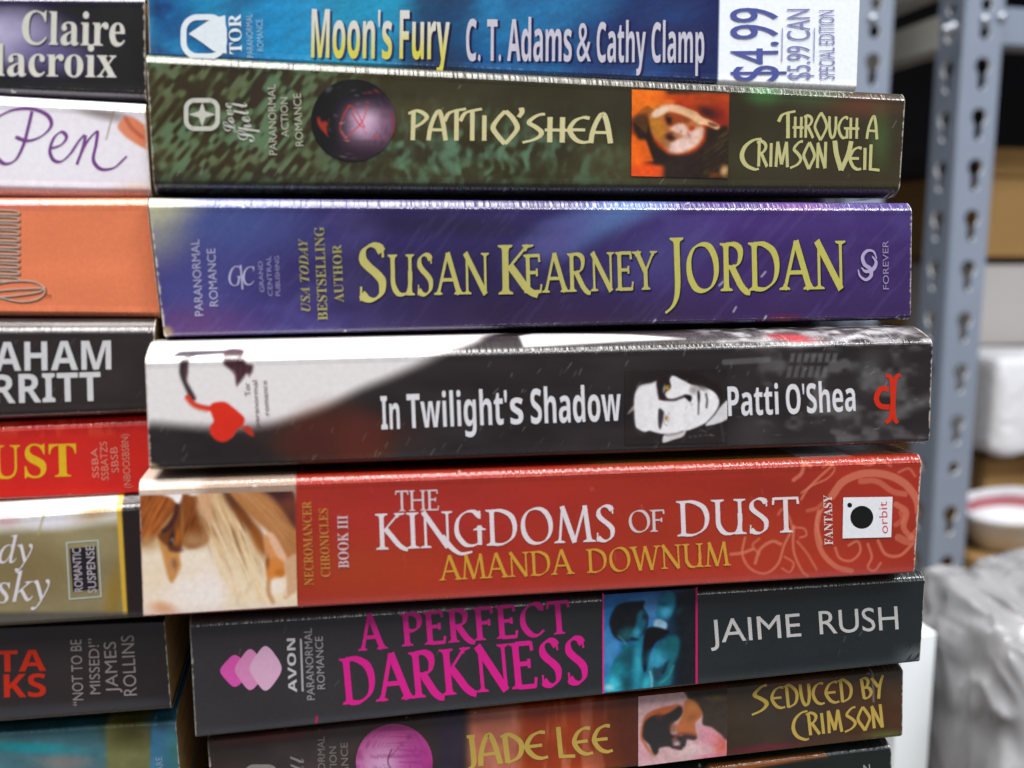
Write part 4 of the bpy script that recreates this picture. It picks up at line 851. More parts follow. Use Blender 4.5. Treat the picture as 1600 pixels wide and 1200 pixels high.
def paint_pinkorb(x, y):
    P = Paint(x, y, (190, 66, 140)); P.e(620, 1150, 60, 24, (206, 96, 160), 0, .9, .8); P.e(600, 1196, 40, 34, (222, 180, 214), 0, .9, .9); P.e(650, 1190, 26, 40, (176, 70, 150), 0, .9, .7)
    P.over(sst(.55, .7, fbm(x/50, y/2.4, 3, 3)), (140, 40, 104), .35); P.l([(612, 1170), (606, 1190), (616, 1210)], 2, (90, 30, 60), 2, .7); P.l([(640, 1150), (606, 1186)], 1.5, (120, 50, 90), 2, .6)
    return P.c
Se.disc(616, 1191, 60, 60, paint_pinkorb)
GS = (198, 170, 86)
Se.text([('JADE', (727, 1200), (857, 1184), 48), ('LEE', (873, 1184), (958, 1174), 48)], 0, 0, 0, 'nouveau', GS, 'author_lettering', T=.15, tn=.08, nib=20)
Se.text([('S', (1174, 1116), (1204, 1112), 44), ('EDUcED', (1205, 1108), (1334, 1095), 38), ('BY', (1347, 1092), (1386, 1086), 34)], 0, 0, 0, 'nouveau', GS, 'title_lettering', T=.145, tn=.07, nib=20)
Se.text([('C', (1238, 1153), (1266, 1150), 36), ('RIMSoN', (1262, 1149), (1381, 1136), 38)], 0, 0, 0, 'nouveau', GS, 'title_lettering', T=.145, tn=.07, nib=20)
for t, q0, q1 in (('PARANORMAL', (509, 1255), (507, 1150)), ('ACTION', (528, 1230), (525, 1166)), ('ROMANCE', (546, 1250), (543, 1160))): Se.text(t, q0, q1, 11, 'plain', (140, 134, 128), 'imprint_lettering')
Se.strokes([rrect(384, 1197, 432, 1240, 13)+[rrect(384, 1197, 432, 1240, 13)[0]]], 6, (150, 146, 142), 'publisher_logo'); Se.text('Spell', (478, 1250), (474, 1180), 22, 'script', (150, 146, 142), 'publisher_lettering')
def paint_profile(x, y):
    x, y = (x-990)*8.89, (y-1065)*8.89
    P = Paint(x, y, (206, 168, 170)); P.over(sst(260, 130, y), (196, 160, 158), .8); P.e(120, 1000, 130, 120, (212, 158, 172), 0, .95, .9); P.e(1060, 760, 160, 160, (214, 140, 156), 0, .95, .9); P.e(1220, 900, 100, 160, (208, 106, 96), 0, .9, .9); P.e(800, 950, 200, 90, (216, 190, 190), 0, .95, .8); P.e(1100, 1060, 200, 50, (206, 108, 140), 0, .95, .8)
    P.p([(740, 90), (1310, 20), (1310, 760), (1200, 720), (1080, 630), (960, 590), (950, 440), (860, 320), (780, 250), (735, 200)], (70, 62, 56), 34); P.over(sst(280, 200, y+.05*x)*sst(735, 780, x), (46, 40, 32), .8); P.e(1140, 220, 130, 40, (100, 88, 62), 0, .9, .7); P.n(40, 40, .10, 3)
    P.p([(90, 740), (110, 600), (160, 470), (260, 400), (400, 350), (520, 330), (620, 310), (680, 360), (640, 480), (520, 520), (300, 520), (180, 640), (140, 800), (200, 900), (280, 1040), (200, 960), (110, 820)], (186, 100, 64), 40)
    P.p([(120, 720), (150, 560), (260, 470), (400, 460), (520, 410), (620, 340), (670, 360), (680, 430), (620, 520), (560, 560), (520, 620), (520, 720), (600, 740), (700, 760), (720, 830), (660, 940), (560, 930), (480, 900), (360, 920), (340, 980), (300, 1020), (260, 990), (220, 880), (140, 800)], (58, 56, 56), 34)
    P.p([(720, 260), (780, 240), (870, 300), (940, 400), (940, 480), (860, 560), (860, 680), (870, 790), (740, 770), (640, 740), (600, 680), (620, 580), (680, 440), (690, 340)], (184, 112, 70), 36); P.e(800, 340, 80, 70, (200, 128, 76), 20, .9, .8); P.e(800, 500, 60, 40, (150, 96, 56), -30, .95, .7); P.e(680, 620, 60, 70, (194, 108, 72), 0, .95, .8); P.e(550, 640, 50, 70, (140, 84, 66), 0, .9, .8)
    P.l([(560, 820), (600, 740), (720, 720), (850, 740)], 44, (130, 76, 64), 50, .8); P.p([(680, 740), (870, 760), (840, 810), (740, 800), (720, 880), (690, 900)], (72, 60, 62), 34); P.e(595, 860, 44, 40, (196, 172, 176), 0, .8); P.e(570, 810, 40, 30, (140, 96, 92), 0, .9, .7); P.l([(530, 910), (620, 900), (660, 930)], 26, (84, 56, 62), 24)
    P.l([(700, 880), (720, 820)], 20, (60, 56, 58), 20, .8); P.e(350, 480, 50, 40, (110, 60, 60), 0, .95, .7); P.l([(290, 1030), (240, 960), (180, 870)], 18, (186, 150, 90), 26, .7)
    return P.c
Se.picture([(997, 1088), (1136, 1074), (1135, 1180), (997, 1197)], paint_profile, label='picture of a dark haired head on pink')

# ---- lowest dark paperback
def paint_low(x, y):
    P = Paint(x, y, (34, 42, 40)); P.p([(1090, 1215), (1110, 1194), (1290, 1174), (1294, 1182), (1180, 1200), (1120, 1212)], (150, 84, 30), 5, 1, False); P.n(60, 30, .2, 3); P.over(sst(1100, 700, x), (70, 50, 44), .8)
    return P.c
Lo = Book(10, (345, 1284), (1392, 1160), (1397, 1310), (352, 1440), 'dark green black paperback with an orange streak, lowest of the right stack', GR, rt=2.0, dt=3., rb=2, db=3, paint=paint_low, seed=8, step=.3)
Lo.text('N', (1350, 1208), (1360, 1207), 13, 'plain', (170, 176, 176), 'author_lettering')

# ================================================================ left stack
def left(y, t0, t1, b0, b1, x0, x1, label, **kw):
    """edges measured where they cross the frame's left border and at the right end"""
    def ext(a, b, xx): return a+(b-a)*(xx-0)/(x1-0)
    tl = (-950, ext(t0, t1, -950)); bl = (-945, ext(b0, b1, -945))
    return Book(y, tl, (x0, ext(t0, t1, x0)), (x1, b1), bl, label, GL, fine=(.74, 1), **kw)
def paint_a(x, y):
    P = Paint(x, y, (24, 20, 26)); P.e(30, 60, 95, 44, (110, 102, 142), 12, .8, .9); P.e(0, 55, 66, 36, (176, 170, 200), 0, .9, .95); P.e(84, 88, 50, 18, (84, 76, 120), 10, .9, .7); P.over(sst(125, 140, y-.06*x), (40, 42, 46), .7); P.over(sst(14, 2, y), (44, 36, 70), .8); P.n(40, 30, .1, 2)
    return P.c
A_ = left(19.5, -8, -6, 149, 158, 226, 228, 'black and lilac paperback with white calligraphic lettering', rt=1.2, dt=1.1, rb=2.0, db=3, paint=paint_a, seed=11)
A_.text('Claire', (36, 71), (197, 74), 52, 'serif', (58, 50, 66), 'author_lettering'); A_.text('Claire', (34, 69), (195, 72), 52, 'serif', (206, 204, 194), 'author_lettering')
A_.text('Delacroix', (-84, 119), (184, 123), 50, 'serif', (58, 50, 66), 'author_lettering'); A_.text('Delacroix', (-86, 117), (182, 121), 50, 'serif', (206, 204, 194), 'author_lettering')
def paint_b(x, y):
    P = Paint(x, y, (226, 220, 228)); P.e(160, 178, 40, 8, (112, 100, 96), 12, .9, .8); P.p([(184, 196), (200, 182), (226, 196), (250, 230), (232, 234), (208, 222), (190, 208)], (212, 122, 86), 6); P.l([(196, 184), (206, 200), (222, 214)], 6, (170, 74, 50), 5, .7)
    P.l([(184, 158), (176, 180), (166, 218)], 2.2, (130, 110, 90), 2, .9); P.e(215, 305, 34, 14, (204, 160, 130), 0, .9, .9); P.over(sst(286, 306, y), (170, 140, 150), .55); P.e(60, 235, 100, 60, (236, 234, 240), 0, .9, .6)  # shade of the underside painted pinkish along the bottom fold
    return P.c
B_ = left(15.5, 149, 162, 308, 313, 226, 237, 'white paperback with purple handwritten lettering', rt=2.0, dt=1.7, rb=2.6, db=4, paint=paint_b, seed=12)
pw = lambda t, a: .45+.75*np.abs(np.sin(a-.6))
PP = (122, 72, 140)
B_.strokes([[(-6, 184), (20, 172), (50, 170), (74, 180), (80, 196), (66, 212), (44, 220), (24, 214)], [(50, 174), (44, 200), (36, 228), (24, 250), (8, 256), (-6, 246)]], 5.5, PP, 'title_lettering', wf=pw)
B_.strokes([[(80, 232), (96, 226), (104, 214), (96, 206), (84, 216), (78, 236), (84, 250), (96, 252), (110, 240), (122, 222), (132, 210)], [(134, 211), (129, 232), (120, 257)], [(124, 246), (132, 228), (142, 214), (152, 206), (150, 226), (146, 250), (158, 264), (178, 262), (194, 248), (198, 244)]], 5.0, PP, 'title_lettering', wf=pw)
def paint_c(x, y):
    P = Paint(x, y, (220, 124, 86)); P.n(160, 60, .05, 3); P.n(3, 3, .03, 5); P.e(20, 316, 70, 8, (190, 90, 110), 0, .9, .6); return P.c
C_ = left(14, 309, 309, 496, 498, 229, 251, 'orange paperback with thin silver script lettering', rt=1.7, dt=1.5, rb=1.6, db=2.6, paint=paint_c, seed=13, wear=.5)
pth = []
for k in range(11):
    yy = 328+k*10.4; pth.append([(-40, yy+1), (0, yy), (24, yy+1.5), (30, yy+5), (24, yy+7), (-10, yy+6), (-40, yy+6)])
for dx, c in ((2.2, (92, 60, 50)), (0, (196, 186, 172))):
    C_.strokes([[(a+dx, b+dx) for a, b in p] for p in pth]+[[(a+dx, b+dx) for a, b in q] for q in ([(-40, 452), (10, 440), (52, 440), (70, 452), (60, 466), (30, 471), (-10, 462)], [(-20, 456), (20, 452), (64, 450)], [(-30, 466), (20, 462), (60, 456), (70, 448)])], 1.7, c, 'title_lettering')
C_.text('TM', (70, 467), (80, 467), 8, 'plain', (160, 80, 56), 'mark_lettering')
def paint_d(x, y):
    P = Paint(x, y, (50, 44, 44)); P.n(80, 40, .1, 3); P.over(sst(628, 652, y), (58, 44, 48), .6); P.scratches(14, (0, 530, 230, 640), 4, a=.25); return P.c
D_ = left(11, 499, 499, 659, 649, 240, 247, 'black paperback with bold white capital lettering', rt=3.0, dt=4.5, rb=2.2, db=3.6, paint=paint_d, seed=14, wear=.6)
D_.text('GRAHAM', (-90, 581), (174, 577), 45, 'bold', (206, 206, 208), 'author_lettering'); D_.text('MERRITT', (-102, 633), (158, 626), 45, 'bold', (206, 206, 208), 'author_lettering')
def paint_e(x, y):
    P = Paint(x, y, (204, 42, 26)); P.n(120, 50, .06, 3); P.over(sst(.5, .6, fbm(x/16, y/90, 4, 3))*sst(690, 672, y), (226, 84, 70), .5); P.over(sst(764, 784, y), (180, 30, 18), .5); return P.c
E_ = left(12.5, 660, 650, 784, 774, 236, 242, 'bright red paperback with yellow slab lettering', rt=2.2, dt=1.9, rb=1.2, db=2, paint=paint_e, seed=15, wear=.5)
E_.text('LUST', (-62, 749), (120, 744), 51, 'serif', (222, 176, 42), 'title_lettering')
for t, q0, q1, h in (('SSBA', (155, 746), (152, 700), 10), ('SSBATZS', (170, 750), (167, 690), 11), ('SBSB', (186, 738), (183, 698), 11), ('(NBOOSBSBN)', (205, 762), (200, 678), 11)): E_.text(t, q0, q1, h, 'plain', (222, 136, 118), 'imprint_lettering')
def paint_f(x, y):
    P = Paint(x, y, (136, 124, 92)); P.n(70, 40, .12, 3); P.e(40, 890, 90, 40, (116, 98, 62), 0, .9, .6); P.e(140, 850, 40, 30, (150, 142, 106), 0, .9, .6)
    P.over(sst(842, 820, y+.08*x), (214, 212, 206), .95); P.e(10, 812, 20, 10, (206, 150, 160), 0, .9, .6); P.e(150, 800, 30, 10, (176, 140, 90), -20, .9, .7); P.e(80, 815, 40, 12, (226, 222, 236), 0, .9, .8); P.l([(60, 835), (72, 790)], 3, (170, 160, 90), 3, .8)
    P.e(178, 930, 12, 40, (150, 116, 40), 8, .9, .7)
    P.over(sst(-2, 2, x-(183+(y-810)*.062)), (216, 176, 62)); P.over(sst(-2, 2, x-(191+(y-810)*.055)), (44, 36, 36)); P.over(sst(952, 962, y), (70, 68, 68), .8)
    return P.c
F_ = left(9.5, 786, 770, 984, 969, 236, 242, 'olive paperback with a yellow band and black end', rt=3.6, dt=6, rb=1.8, db=3, paint=paint_f, seed=16, wear=.5)
WF = (214, 208, 214)
F_.text('Wendy', (-110, 884), (52, 878), 42, 'thinitalic', WF, 'author_lettering'); F_.text('Krasky', (-110, 950), (80, 936), 46, 'thinitalic', WF, 'author_lettering')
F_.strokes([[(104, 848), (153, 844)], [(153, 843), (158, 933)], [(158, 932), (109, 936)], [(109, 937), (104, 847)]], 2.2, (176, 186, 180), 'imprint_box'); F_.shapes([[(109, 857), (150, 853), (154, 920), (114, 924)]], [(44, 38, 48)], 'imprint_box')
F_.text('ROMANTIC', (130, 924), (126, 856), 13, 'plain', (184, 178, 182), 'imprint_lettering'); F_.text('SUSPENSE', (151, 926), (147, 852), 13, 'plain', (184, 178, 182), 'imprint_lettering')
def paint_g(x, y):
    P = Paint(x, y, (50, 44, 44)); P.n(90, 40, .08, 3); P.over(sst(1098, 1112, y+.06*x), (62, 62, 66), .8); return P.c
Gg = left(13.5, 978, 968, 1133, 1112, 257, 268, 'black paperback with red block letters and a small grey quotation', rt=.6, dt=1.6, rb=1.8, db=2.4, paint=paint_g, seed=17, wear=.6)
RG = (196, 52, 26)
Gg.text('DATA', (-88, 1052), (72, 1048), 33, 'bold', RG, 'title_lettering'); Gg.text('BOOKS', (-130, 1093), (72, 1088), 36, 'bold', RG, 'title_lettering')
for t, q0, q1, h in (('“NOT TO BE', (131, 1102), (127, 999), 17), ('MISSED!”', (157, 1084), (154, 997), 16), ('JAMES', (185, 1082), (181, 1002), 19), ('ROLLINS', (214, 1086), (209, 992), 20)): Gg.text(t, q0, q1, h, 'plain', (150, 142, 140), 'quote_lettering')
def paint_h(x, y):
    P = Paint(x, y, (72, 112, 122)); P.over(sst(1168, 1135, y), (36, 62, 68), .85); P.over(sst(160, 172, x)*sst(240, 230, x), (110, 112, 72)); P.e(200, 1135, 34, 26, (62, 58, 26), 0, .9, .9)
    P.e(40, 1168, 70, 7, (30, 140, 150), 2, .9, .8); P.over(sst(232, 240, x), (66, 122, 158)); P.e(250, 1125, 24, 14, (40, 66, 76), 0, .9, .8); P.e(275, 1180, 14, 40, (70, 130, 120), 0, .9, .7); P.e(100, 1192, 40, 10, (150, 120, 110), 0, .9, .6)
    P.n(30, 20, .12, 3); return P.c
H_ = left(15.5, 1136, 1119, 1300, 1275, 274, 287, 'teal paperback with an olive panel, lowest of the left stack', rt=1.8, dt=5, rb=1.6, db=2.4, paint=paint_h, seed=18, wear=.5)
H_.text('ARE', (256, 1204), (253, 1182), 10, 'plain', (150, 176, 196), 'imprint_lettering')

# ================================================================ the shelf they lie on, and what stands behind
def boxv(c0, c1):
    x0, y0, z0 = c0; x1, y1, z1 = c1
    return [(x0, y0, z0), (x1, y0, z0), (x1, y1, z0), (x0, y1, z0), (x0, y0, z1), (x1, y0, z1), (x1, y1, z1), (x0, y1, z1)], [(0, 3, 2, 1), (4, 5, 6, 7), (0, 1, 5, 4), (1, 2, 6, 5), (2, 3, 7, 6), (3, 0, 4, 7)]
def box(name, c0, c1, m_, parent=None, bev=0, jit=0, seed=0):
    org = np.array(parent.location) if parent else np.array([0, 0, 0])
    v, f = boxv(c0, c1); v = np.array(v)-org
    o = mesh(name, v, f, m_, parent)
    if bev or jit:
        bm = bmesh.new(); bm.from_mesh(o.data)
        if jit:
            bmesh.ops.subdivide_edges(bm, edges=bm.edges, cuts=6, use_grid_fill=True)
            rnd = random.Random(seed)
            for q in bm.verts:
                d = np.array(q.co)*30
                q.co += Vector([(fbm(np.array([d[0]+d[2]*.7]), np.array([d[1]+d[2]]), seed+k, 3)[0]-.5)*jit for k in range(3)])
        if bev: bmesh.ops.bevel(bm, geom=bm.edges, offset=bev, segments=2, affect='EDGES')
        bm.to_mesh(o.data); bm.free()
        if jit: o.data.polygons.foreach_set('use_smooth', np.ones(len(o.data.polygons), bool))
    return o
def at_depth(p, depth):
    d = (p[0]-800)/F*RIGHT-(p[1]-600)/F*UP+FWD
    return EYE+d*depth
zmin = Lo.o[2]-.002
low = left(13, 1300, 1276, 1445, 1415, 284, 292, 'grey paperback under the teal one at the foot of the left stack', rt=1.5, dt=2.5, rb=1.5, db=2.4, paint=lambda x, y: Paint(x, y, (90, 88, 92)).n(60, 40, .1, 3).c, seed=19, step=.6)
box('shelf_board', (-.5, -.012, zmin-.045), (.16, .42, zmin-.002), M_BOARD).__setitem__('kind', 'structure')
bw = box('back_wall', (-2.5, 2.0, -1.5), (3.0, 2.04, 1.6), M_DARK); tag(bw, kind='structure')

def keyplate(name, wdt, z0, z1, holes, hx, mt, parent, M, th=.0034):
    """pressed steel strip with a row of keyhole slots; x 0..wdt, z up, sheet thickness th"""
    c = bpy.data.curves.new(name, 'CURVE'); c.dimensions = '2D'; c.fill_mode = 'BOTH'; c.extrude = th/2
    def sp(pts):
        s_ = c.splines.new('POLY'); s_.points.add(len(pts)-1); s_.use_cyclic_u = True
        for q, (a, b_) in zip(s_.points, pts): q.co = (a, b_, 0, 1)
    sp([(0, z0), (wdt, z0), (wdt, z1), (0, z1)])
    for kind, zc in holes:
        if kind == 'k':
            r, sw, ln = .0082, .0045, .018
            a0 = math.degrees(math.acos(sw/r))
            sp([(hx+r*math.cos(math.radians(t)), zc+r*math.sin(math.radians(t))) for t in np.linspace(-a0, 180+a0, 22)]+[(hx-sw, zc-ln), (hx-sw*.6, zc-ln-sw*.8), (hx+sw*.6, zc-ln-sw*.8), (hx+sw, zc-ln)])
        else: sp(circ(hx, zc, .0062, n=20))
    o = bpy.data.objects.new(name, c); COL.objects.link(o); bpy.context.view_layer.update()
    me = bpy.data.meshes.new_from_object(o.evaluated_get(bpy.context.evaluated_depsgraph_get())); bpy.data.objects.remove(o)
    me.transform(M); me.materials.clear(); me.materials.append(mt); me.name = name
    bm = bmesh.new(); bm.from_mesh(me); bmesh.ops.remove_doubles(bm, verts=bm.verts, dist=1e-6); bm.to_mesh(me); bm.free()
    me.materials.append(M_CUT); nrm = (M.to_3x3() @ Vector((0, 0, 1))).normalized()
    for pg in me.polygons:
        if abs(pg.normal.dot(nrm)) < .2 and pg.area < 3e-5: pg.material_index = 1      # punched edges are bare metal
    r = bpy.data.objects.new(name, me); COL.objects.link(r); r.parent = parent
    return r
M_CUT = plain('bare_cut_steel', (225, 228, 232), .3, .6, 0, .05, 30)
def upright(parent, corner, rows, circles, side=True, z0=-.7, z1=.5, w_=.038):
    """an L shaped post: one flange faces the camera's side, the other runs back"""
    c = np.array(corner)-np.array(parent.location)
    R_ = Matrix(((1, 0, 0, c[0]), (0, 0, 1, c[1]), (0, 1, 0, 0), (0, 0, 0, 1)))       # x->x, y->z
    S_ = Matrix(((0, 0, 1, c[0]), (1, 0, 0, c[1]), (0, 1, 0, 0), (0, 0, 0, 1)))       # x->y, y->z
    dz = parent.location[2]; z0 -= dz; z1 -= dz
    h = [('k', z-dz) for z in rows]+[('c', z-dz) for z in circles]
    up_ = empty('upright_post', (0, 0, 0)); up_.parent = parent
    keyplate('front_flange', w_, z0, z1, h, w_*.52, M_METAL, up_, R_)
    if side: keyplate('side_flange', w_*1.05, z0, z1, h, w_*.55, M_METAL, up_, S_)
    # rolled corner between the flanges
    V, f = [], []; n = 8; r = .0045
    for k in range(n+1):
        a = math.radians(90*k/n)
        for zz in (z0, z1): V.append((c[0]+r-r*1.25*math.cos(a), c[1]+r-r*1.25*math.sin(a), zz))
    for k in range(n): f.append((2*k, 2*k+2, 2*k+3, 2*k+1))
    mesh('rolled_corner', V, f, M_METAL, up_, smooth=True)
    return up_
def bolt(parent, p, r=.0048):
    c = Vector(p)-Vector(parent.location)
    bm = bmesh.new(); bmesh.ops.create_uvsphere(bm, u_segments=16, v_segments=8, radius=r); bmesh.ops.scale(bm, vec=(1, .5, 1), verts=bm.verts); bmesh.ops.translate(bm, vec=c, verts=bm.verts)
    me = bpy.data.meshes.new('rivet'); bm.to_mesh(me); bm.free(); me.materials.append(M_STEEL); o = bpy.data.objects.new('rivet', me); COL.objects.link(o); o.parent = parent
    me.polygons.foreach_set('use_smooth', np.ones(len(me.polygons), bool))
M_STEEL = plain('bright_rivet_steel', (168, 172, 178), .35, .6, .8, .05, 30)
cB = at_depth((1481, 450), .93)
zof = lambda px, c: un(px, c[1])[2]
sB = empty('shelving_unit', (cB[0], cB[1], zof((1440, 1350), cB))); tag(sB, 'grey slotted steel shelving with keyhole post and receding side beam, right of the books', 'shelving')
upright(sB, (cB[0], cB[1], 0), [zof((x, y), cB) for x, y in ((1541, 104), (1535, 183), (1528, 262), (1521, 341), (1515, 420), (1508, 500), (1501, 580), (1494, 660), (1483, 802), (1474, 880), (1468, 960))], [zof((1490, 731), cB), zof((1549, 52), cB), zof((1551, 8), cB)])
zb0, zb1 = zof((1560, 70), cB), zof((1565, 8), cB)
b0 = cB; L0 = np.array(sB.location)
box('front_beam', (b0[0]+.040, b0[1]+.004, zb0), (b0[0]+.9, b0[1]+.03, zb1), M_METAL, sB, .002)
za, zc_ = zof((1520, 62), cB), zof((1520, -30), cB)
box('side_beam', (b0[0]-.003, b0[1]+.036, za-.004), (b0[0]+.018, b0[1]+.75, za+.03), M_BEIGE, sB, .002)
box('side_beam', (b0[0]-.003, b0[1]+.036, zc_), (b0[0]+.018, b0[1]+.75, zc_+.02), M_BEIGE, sB, .002)
box('shelf_deck', (b0[0]-.3, b0[1]+.16, zof((1500, 250), cB)), (b0[0]+.9, b0[1]+.6, zof((1500, 222), cB)), M_DARK, sB)
for p in ((1540, 31), (1566, 27), (1490, 42), (1480, 46)):
    q = un(p, b0[1]-.003); bolt(sB, q)
cA = at_depth((1335, 60), .90)
sA = empty('shelving_unit', (cA[0], cA[1], -.6)); tag(sA, 'grey slotted steel post rising behind the blue paperback with the white price block', 'shelving')
upright(sA, (cA[0], cA[1], 0), [zof((x, y), cA) for x, y in ((1364, 97), (1358, 177), (1352, 260), (1346, 340), (1340, 420))], [zof((1369, 6), cA), zof((1369, 50), cA)], z0=-.6)
bolt(sA, un((1364, 29), cA[1]-.003))

def pxbox(name, x0, y0, x1, y1, depth, thick, m_, label, cat, **kw):
    a = at_depth(((x0+x1)/2, (y0+y1)/2), depth); yy = a[1]
    p, q = un((x0, y1), yy), un((x1, y0), yy)
    r = empty(name, (p[0], yy, p[2]))
    tag(r, label, cat)
    return r, (p[0], yy, p[2]), (q[0], yy+thick, q[2])
def crate(x0, y0, x1, y1, depth, m_, label, flap=True, name='cardboard_box'):
    r, c0, c1 = pxbox(name, x0, y0, x1, y1, depth, .22, m_, label, 'box')
    box('box_body', c0, c1, m_, r, .002)
    if flap: box('box_flap', (c0[0]+.001, c0[1]-.003, c1[2]-.028), (c1[0]-.001, c0[1]-.0005, c1[2]+.002), m_, r, .0008)
    return r
crate(1535, 240, 1760, 403, 1.10, M_CARD, 'brown cardboard box behind the slotted post, above the grey white box')
crate(1400, 385, 1462, 716, 1.25, M_CARD, 'narrow brown cardboard box between the purple book and the slotted post')
crate(1525, 414, 1700, 541, 1.12, M_GREYBOX, 'grey white box directly under the brown cardboard box', False, 'storage_box')
crate(1495, 709, 1720, 1300, 1.09, M_CARD, 'large brown cardboard box standing behind the crumpled white pouch', False)
r, c0, c1 = pxbox('cardboard_tray', 1505, 690, 1720, 707, 1.08, .2, M_CARD, 'thin brown cardboard tray under the white bundle', 'tray')
box('tray_body', c0, c1, M_CARD, r, .001)
r, c0, c1 = pxbox('white_box', 1380, 990, 1458, 1425, .50, .1, M_PAPERWHITE, 'bright white box between the lowest books and the silvery bag', 'box')
box('box_body', c0, c1, M_PAPERWHITE, r, .0006); box('box_lid', (c0[0]-.001, c0[1]-.0015, c0[2]+.036), (c1[0]+.001, c1[1]+.001, c1[2]+.001), M_PAPERWHITE, r, .0006)

def lump(name, x0, y0, x1, y1, depth, rad, m_, label, cat, seed, ridge, soft=2.6, nu=90, nv=70, freq=30., group=None, skew=None):
    """a soft crumpled bag: a pillow shape creased by ridged folds"""
    a = at_depth(((x0+x1)/2, (y0+y1)/2), depth); yy = a[1]
    cx, cz = [(un((x0, y0), yy)[k]+un((x1, y1), yy)[k])/2 for k in (0, 2)]
    hx = abs(un((x1, (y0+y1)/2), yy)[0]-un((x0, (y0+y1)/2), yy)[0])/2; hz = abs(un(((x0+x1)/2, y0), yy)[2]-un(((x0+x1)/2, y1), yy)[2])/2
    T, Pp = np.meshgrid(np.linspace(0, 2*np.pi, nu), np.linspace(-np.pi/2, np.pi/2, nv), indexing='ij')
    sg = lambda v, p: np.sign(v)*np.abs(v)**p
    e = 2/soft/1.3
    X = hx*sg(np.cos(Pp), e)*sg(np.cos(T), e); Y = rad*sg(np.cos(Pp), e)*sg(np.sin(T), e); Z = hz*sg(np.sin(Pp), e)
    q = fbm(X*freq*1.3+Z*freq*.35+seed, Z*freq*.38+Y*freq*.7+seed*2, seed, 4); rd = 1-np.abs(2*q-1)
    q2 = fbm((X*1.1+Z*.45)*freq*2.0+9, (Z*.4-X*.2)*freq*1.1+Y*freq, seed+3, 3); rd2 = 1-np.abs(2*q2-1)
    dsp = ridge*((rd**3-.5)+.5*(rd2**3-.5)); n = np.sqrt((X/hx)**2+(Y/rad)**2+(Z/hz)**2)+1e-6
    V = np.stack([X+dsp*X/hx/n, Y+dsp*Y/rad/n*1.2, Z+dsp*Z/hz/n], -1)
    if skew: V[..., 2] += skew*(V[..., 0]+hx)
    V[-1] = V[0]
    f = gridfaces(nu, nv)
    o = mesh(name, V.reshape(-1, 3), f, m_, smooth=True); o.location = (cx, yy, cz); tag(o, label, cat)
    return o
M_BAG, nt, b = mat('translucent_plastic_film')
tc = nd(nt, 'ShaderNodeTexCoord'); mp = nd(nt, 'ShaderNodeMapping'); mp.inputs['Scale'].default_value = (26, 22, 7); mp.inputs['Rotation'].default_value = (0, math.radians(16), 0)
nz_ = nd(nt, 'ShaderNodeTexNoise'); nz_.inputs['Scale'].default_value = 1; nz_.inputs['Detail'].default_value = 2.5; nz_.inputs['Distortion'].default_value = 1.6
rp = nd(nt, 'ShaderNodeValToRGB'); rp.color_ramp.elements[0].color = (.30, .30, .31, 1); rp.color_ramp.elements[1].color = (.40, .40, .415, 1); rp.color_ramp.elements[0].position = .35; rp.color_ramp.elements[1].position = .65
nt.links.new(tc.outputs['Object'], mp.inputs['Vector']); nt.links.new(mp.outputs['Vector'], nz_.inputs['Vector']); nt.links.new(nz_.outputs['Fac'], rp.inputs['Fac']); nt.links.new(rp.outputs['Color'], b.inputs['Base Color'])
b.inputs['Roughness'].default_value = .20; b.inputs['Specular IOR Level'].default_value = .7; b.inputs['Transmission Weight'].default_value = .25; b.inputs['IOR'].default_value = 1.3
bp = nd(nt, 'ShaderNodeBump'); bp.inputs['Distance'].default_value = .008; bp.inputs['Strength'].default_value = .9; nt.links.new(nz_.outputs['Fac'], bp.inputs['Height']); nt.links.new(bp.outputs['Normal'], b.inputs['Normal'])
lump('plastic_bag', 1452, 902, 1800, 1420, .52, .05, M_BAG, 'crumpled silvery grey plastic bag at the foot of the slotted post', 'bag', 5, .013, 4.0, 170, 150, 17, skew=.10)
lump('plastic_bundle', 1505, 545, 1720, 694, 1.06, .05, M_WHITE, 'white plastic wrapped bundle under the grey white box', 'bundle', 9, .004, 8, 70, 60, 16)
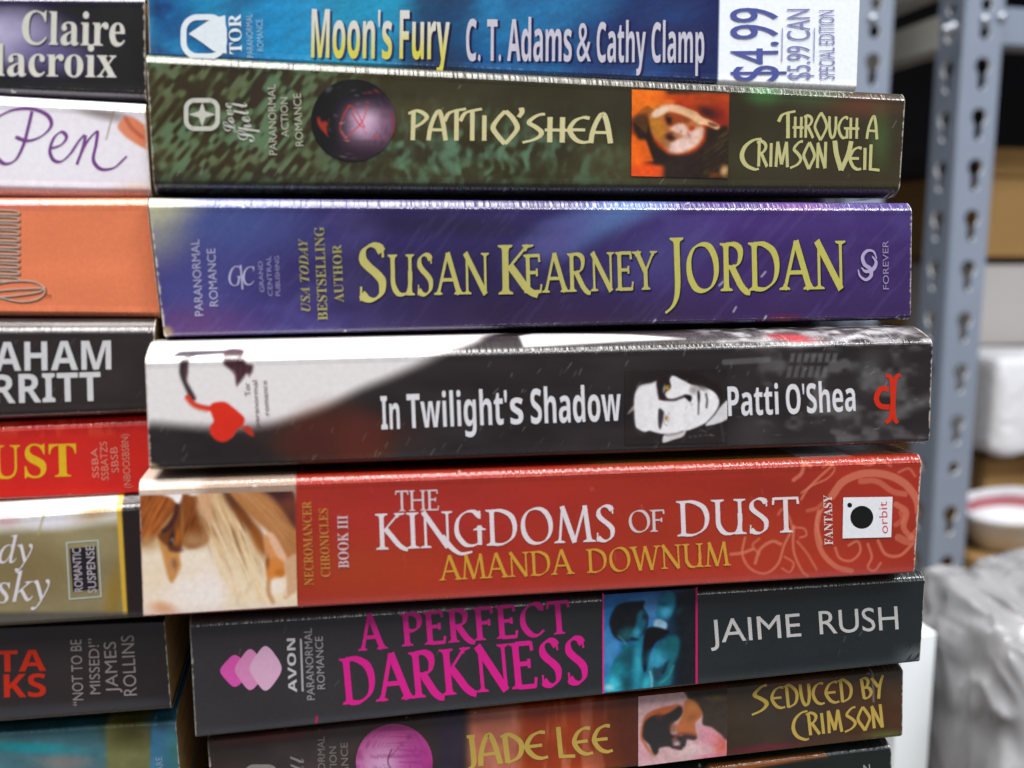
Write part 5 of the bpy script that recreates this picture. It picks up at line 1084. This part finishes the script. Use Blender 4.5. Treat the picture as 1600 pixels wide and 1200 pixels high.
# white open pouch with a band round its inside
cR = at_depth((1590, 792), 1.0)
rr = empty('plastic_pouch', cR); tag(rr, 'crumpled open white plastic pouch with a faded red band inside', 'pouch')
def lathe(name, prof, m_, n=64):
    V = [(r_*math.cos(2*math.pi*k/n), r_*math.sin(2*math.pi*k/n), z) for r_, z in prof for k in range(n)]
    f = [(i*n+k, i*n+(k+1) % n, (i+1)*n+(k+1) % n, (i+1)*n+k) for i in range(len(prof)-1) for k in range(n)]
    V = [Vector(v) for v in V]
    for v in V:
        v *= 1+.26*(fbm(np.array([v.x*36+9]), np.array([v.y*36+v.z*30]), 3, 3)[0]-.5); v.x += .18*max(0, -v.z)*-1; v.x *= 1.12
    R_ = Matrix.Rotation(math.radians(-5), 3, 'Y') @ Matrix.Rotation(math.radians(4), 3, 'X')
    return mesh(name, [R_ @ v for v in V], f, m_, rr, smooth=True)
lathe('pouch_wall', [(.001, -.047), (.018, -.046), (.030, -.036), (.044, -.016), (.052, -.002), (.0535, .001), (.0525, .0035), (.048, .0035), (.046, .001), (.0445, -.004)], M_WHITE)
lathe('inner_band', [(.0445, -.004), (.0435, -.010), (.042, -.015)], M_RED)
lathe('pouch_floor', [(.042, -.015), (.036, -.026), (.024, -.036), (.001, -.038)], M_WHITE)
zb = cR[2]-.0445; x0, y0 = cB[0]+.046, cR[1]-.058
lowz = un((1500, 1300), cR[1]+.09)[2]
rb_ = empty('cardboard_box', (x0, y0, lowz)); tag(rb_, 'low brown cardboard box under the crumpled white pouch', 'box')
box('box_body', (x0, y0, lowz), (x0+.25, y0+.115, zb-.002), M_CARD, rb_, .002); box('box_lid', (x0-.001, y0-.0015, zb-.022), (x0+.251, y0+.116, zb), M_CARD, rb_, .001)
bagz = bpy.data.objects['plastic_bag']; bl_ = bagz.location.z+min(v.co.z for v in bagz.data.vertices)
box('shelf_board', (.16, .13, bl_-.03), (.95, .60, bl_+.004), M_BOARD)['kind'] = 'structure'
box('shelf_board', (.2, .602, lowz-.03), (1.3, 1.45, lowz-.001), M_BOARD)['kind'] = 'structure'
bpy.context.view_layer.update()
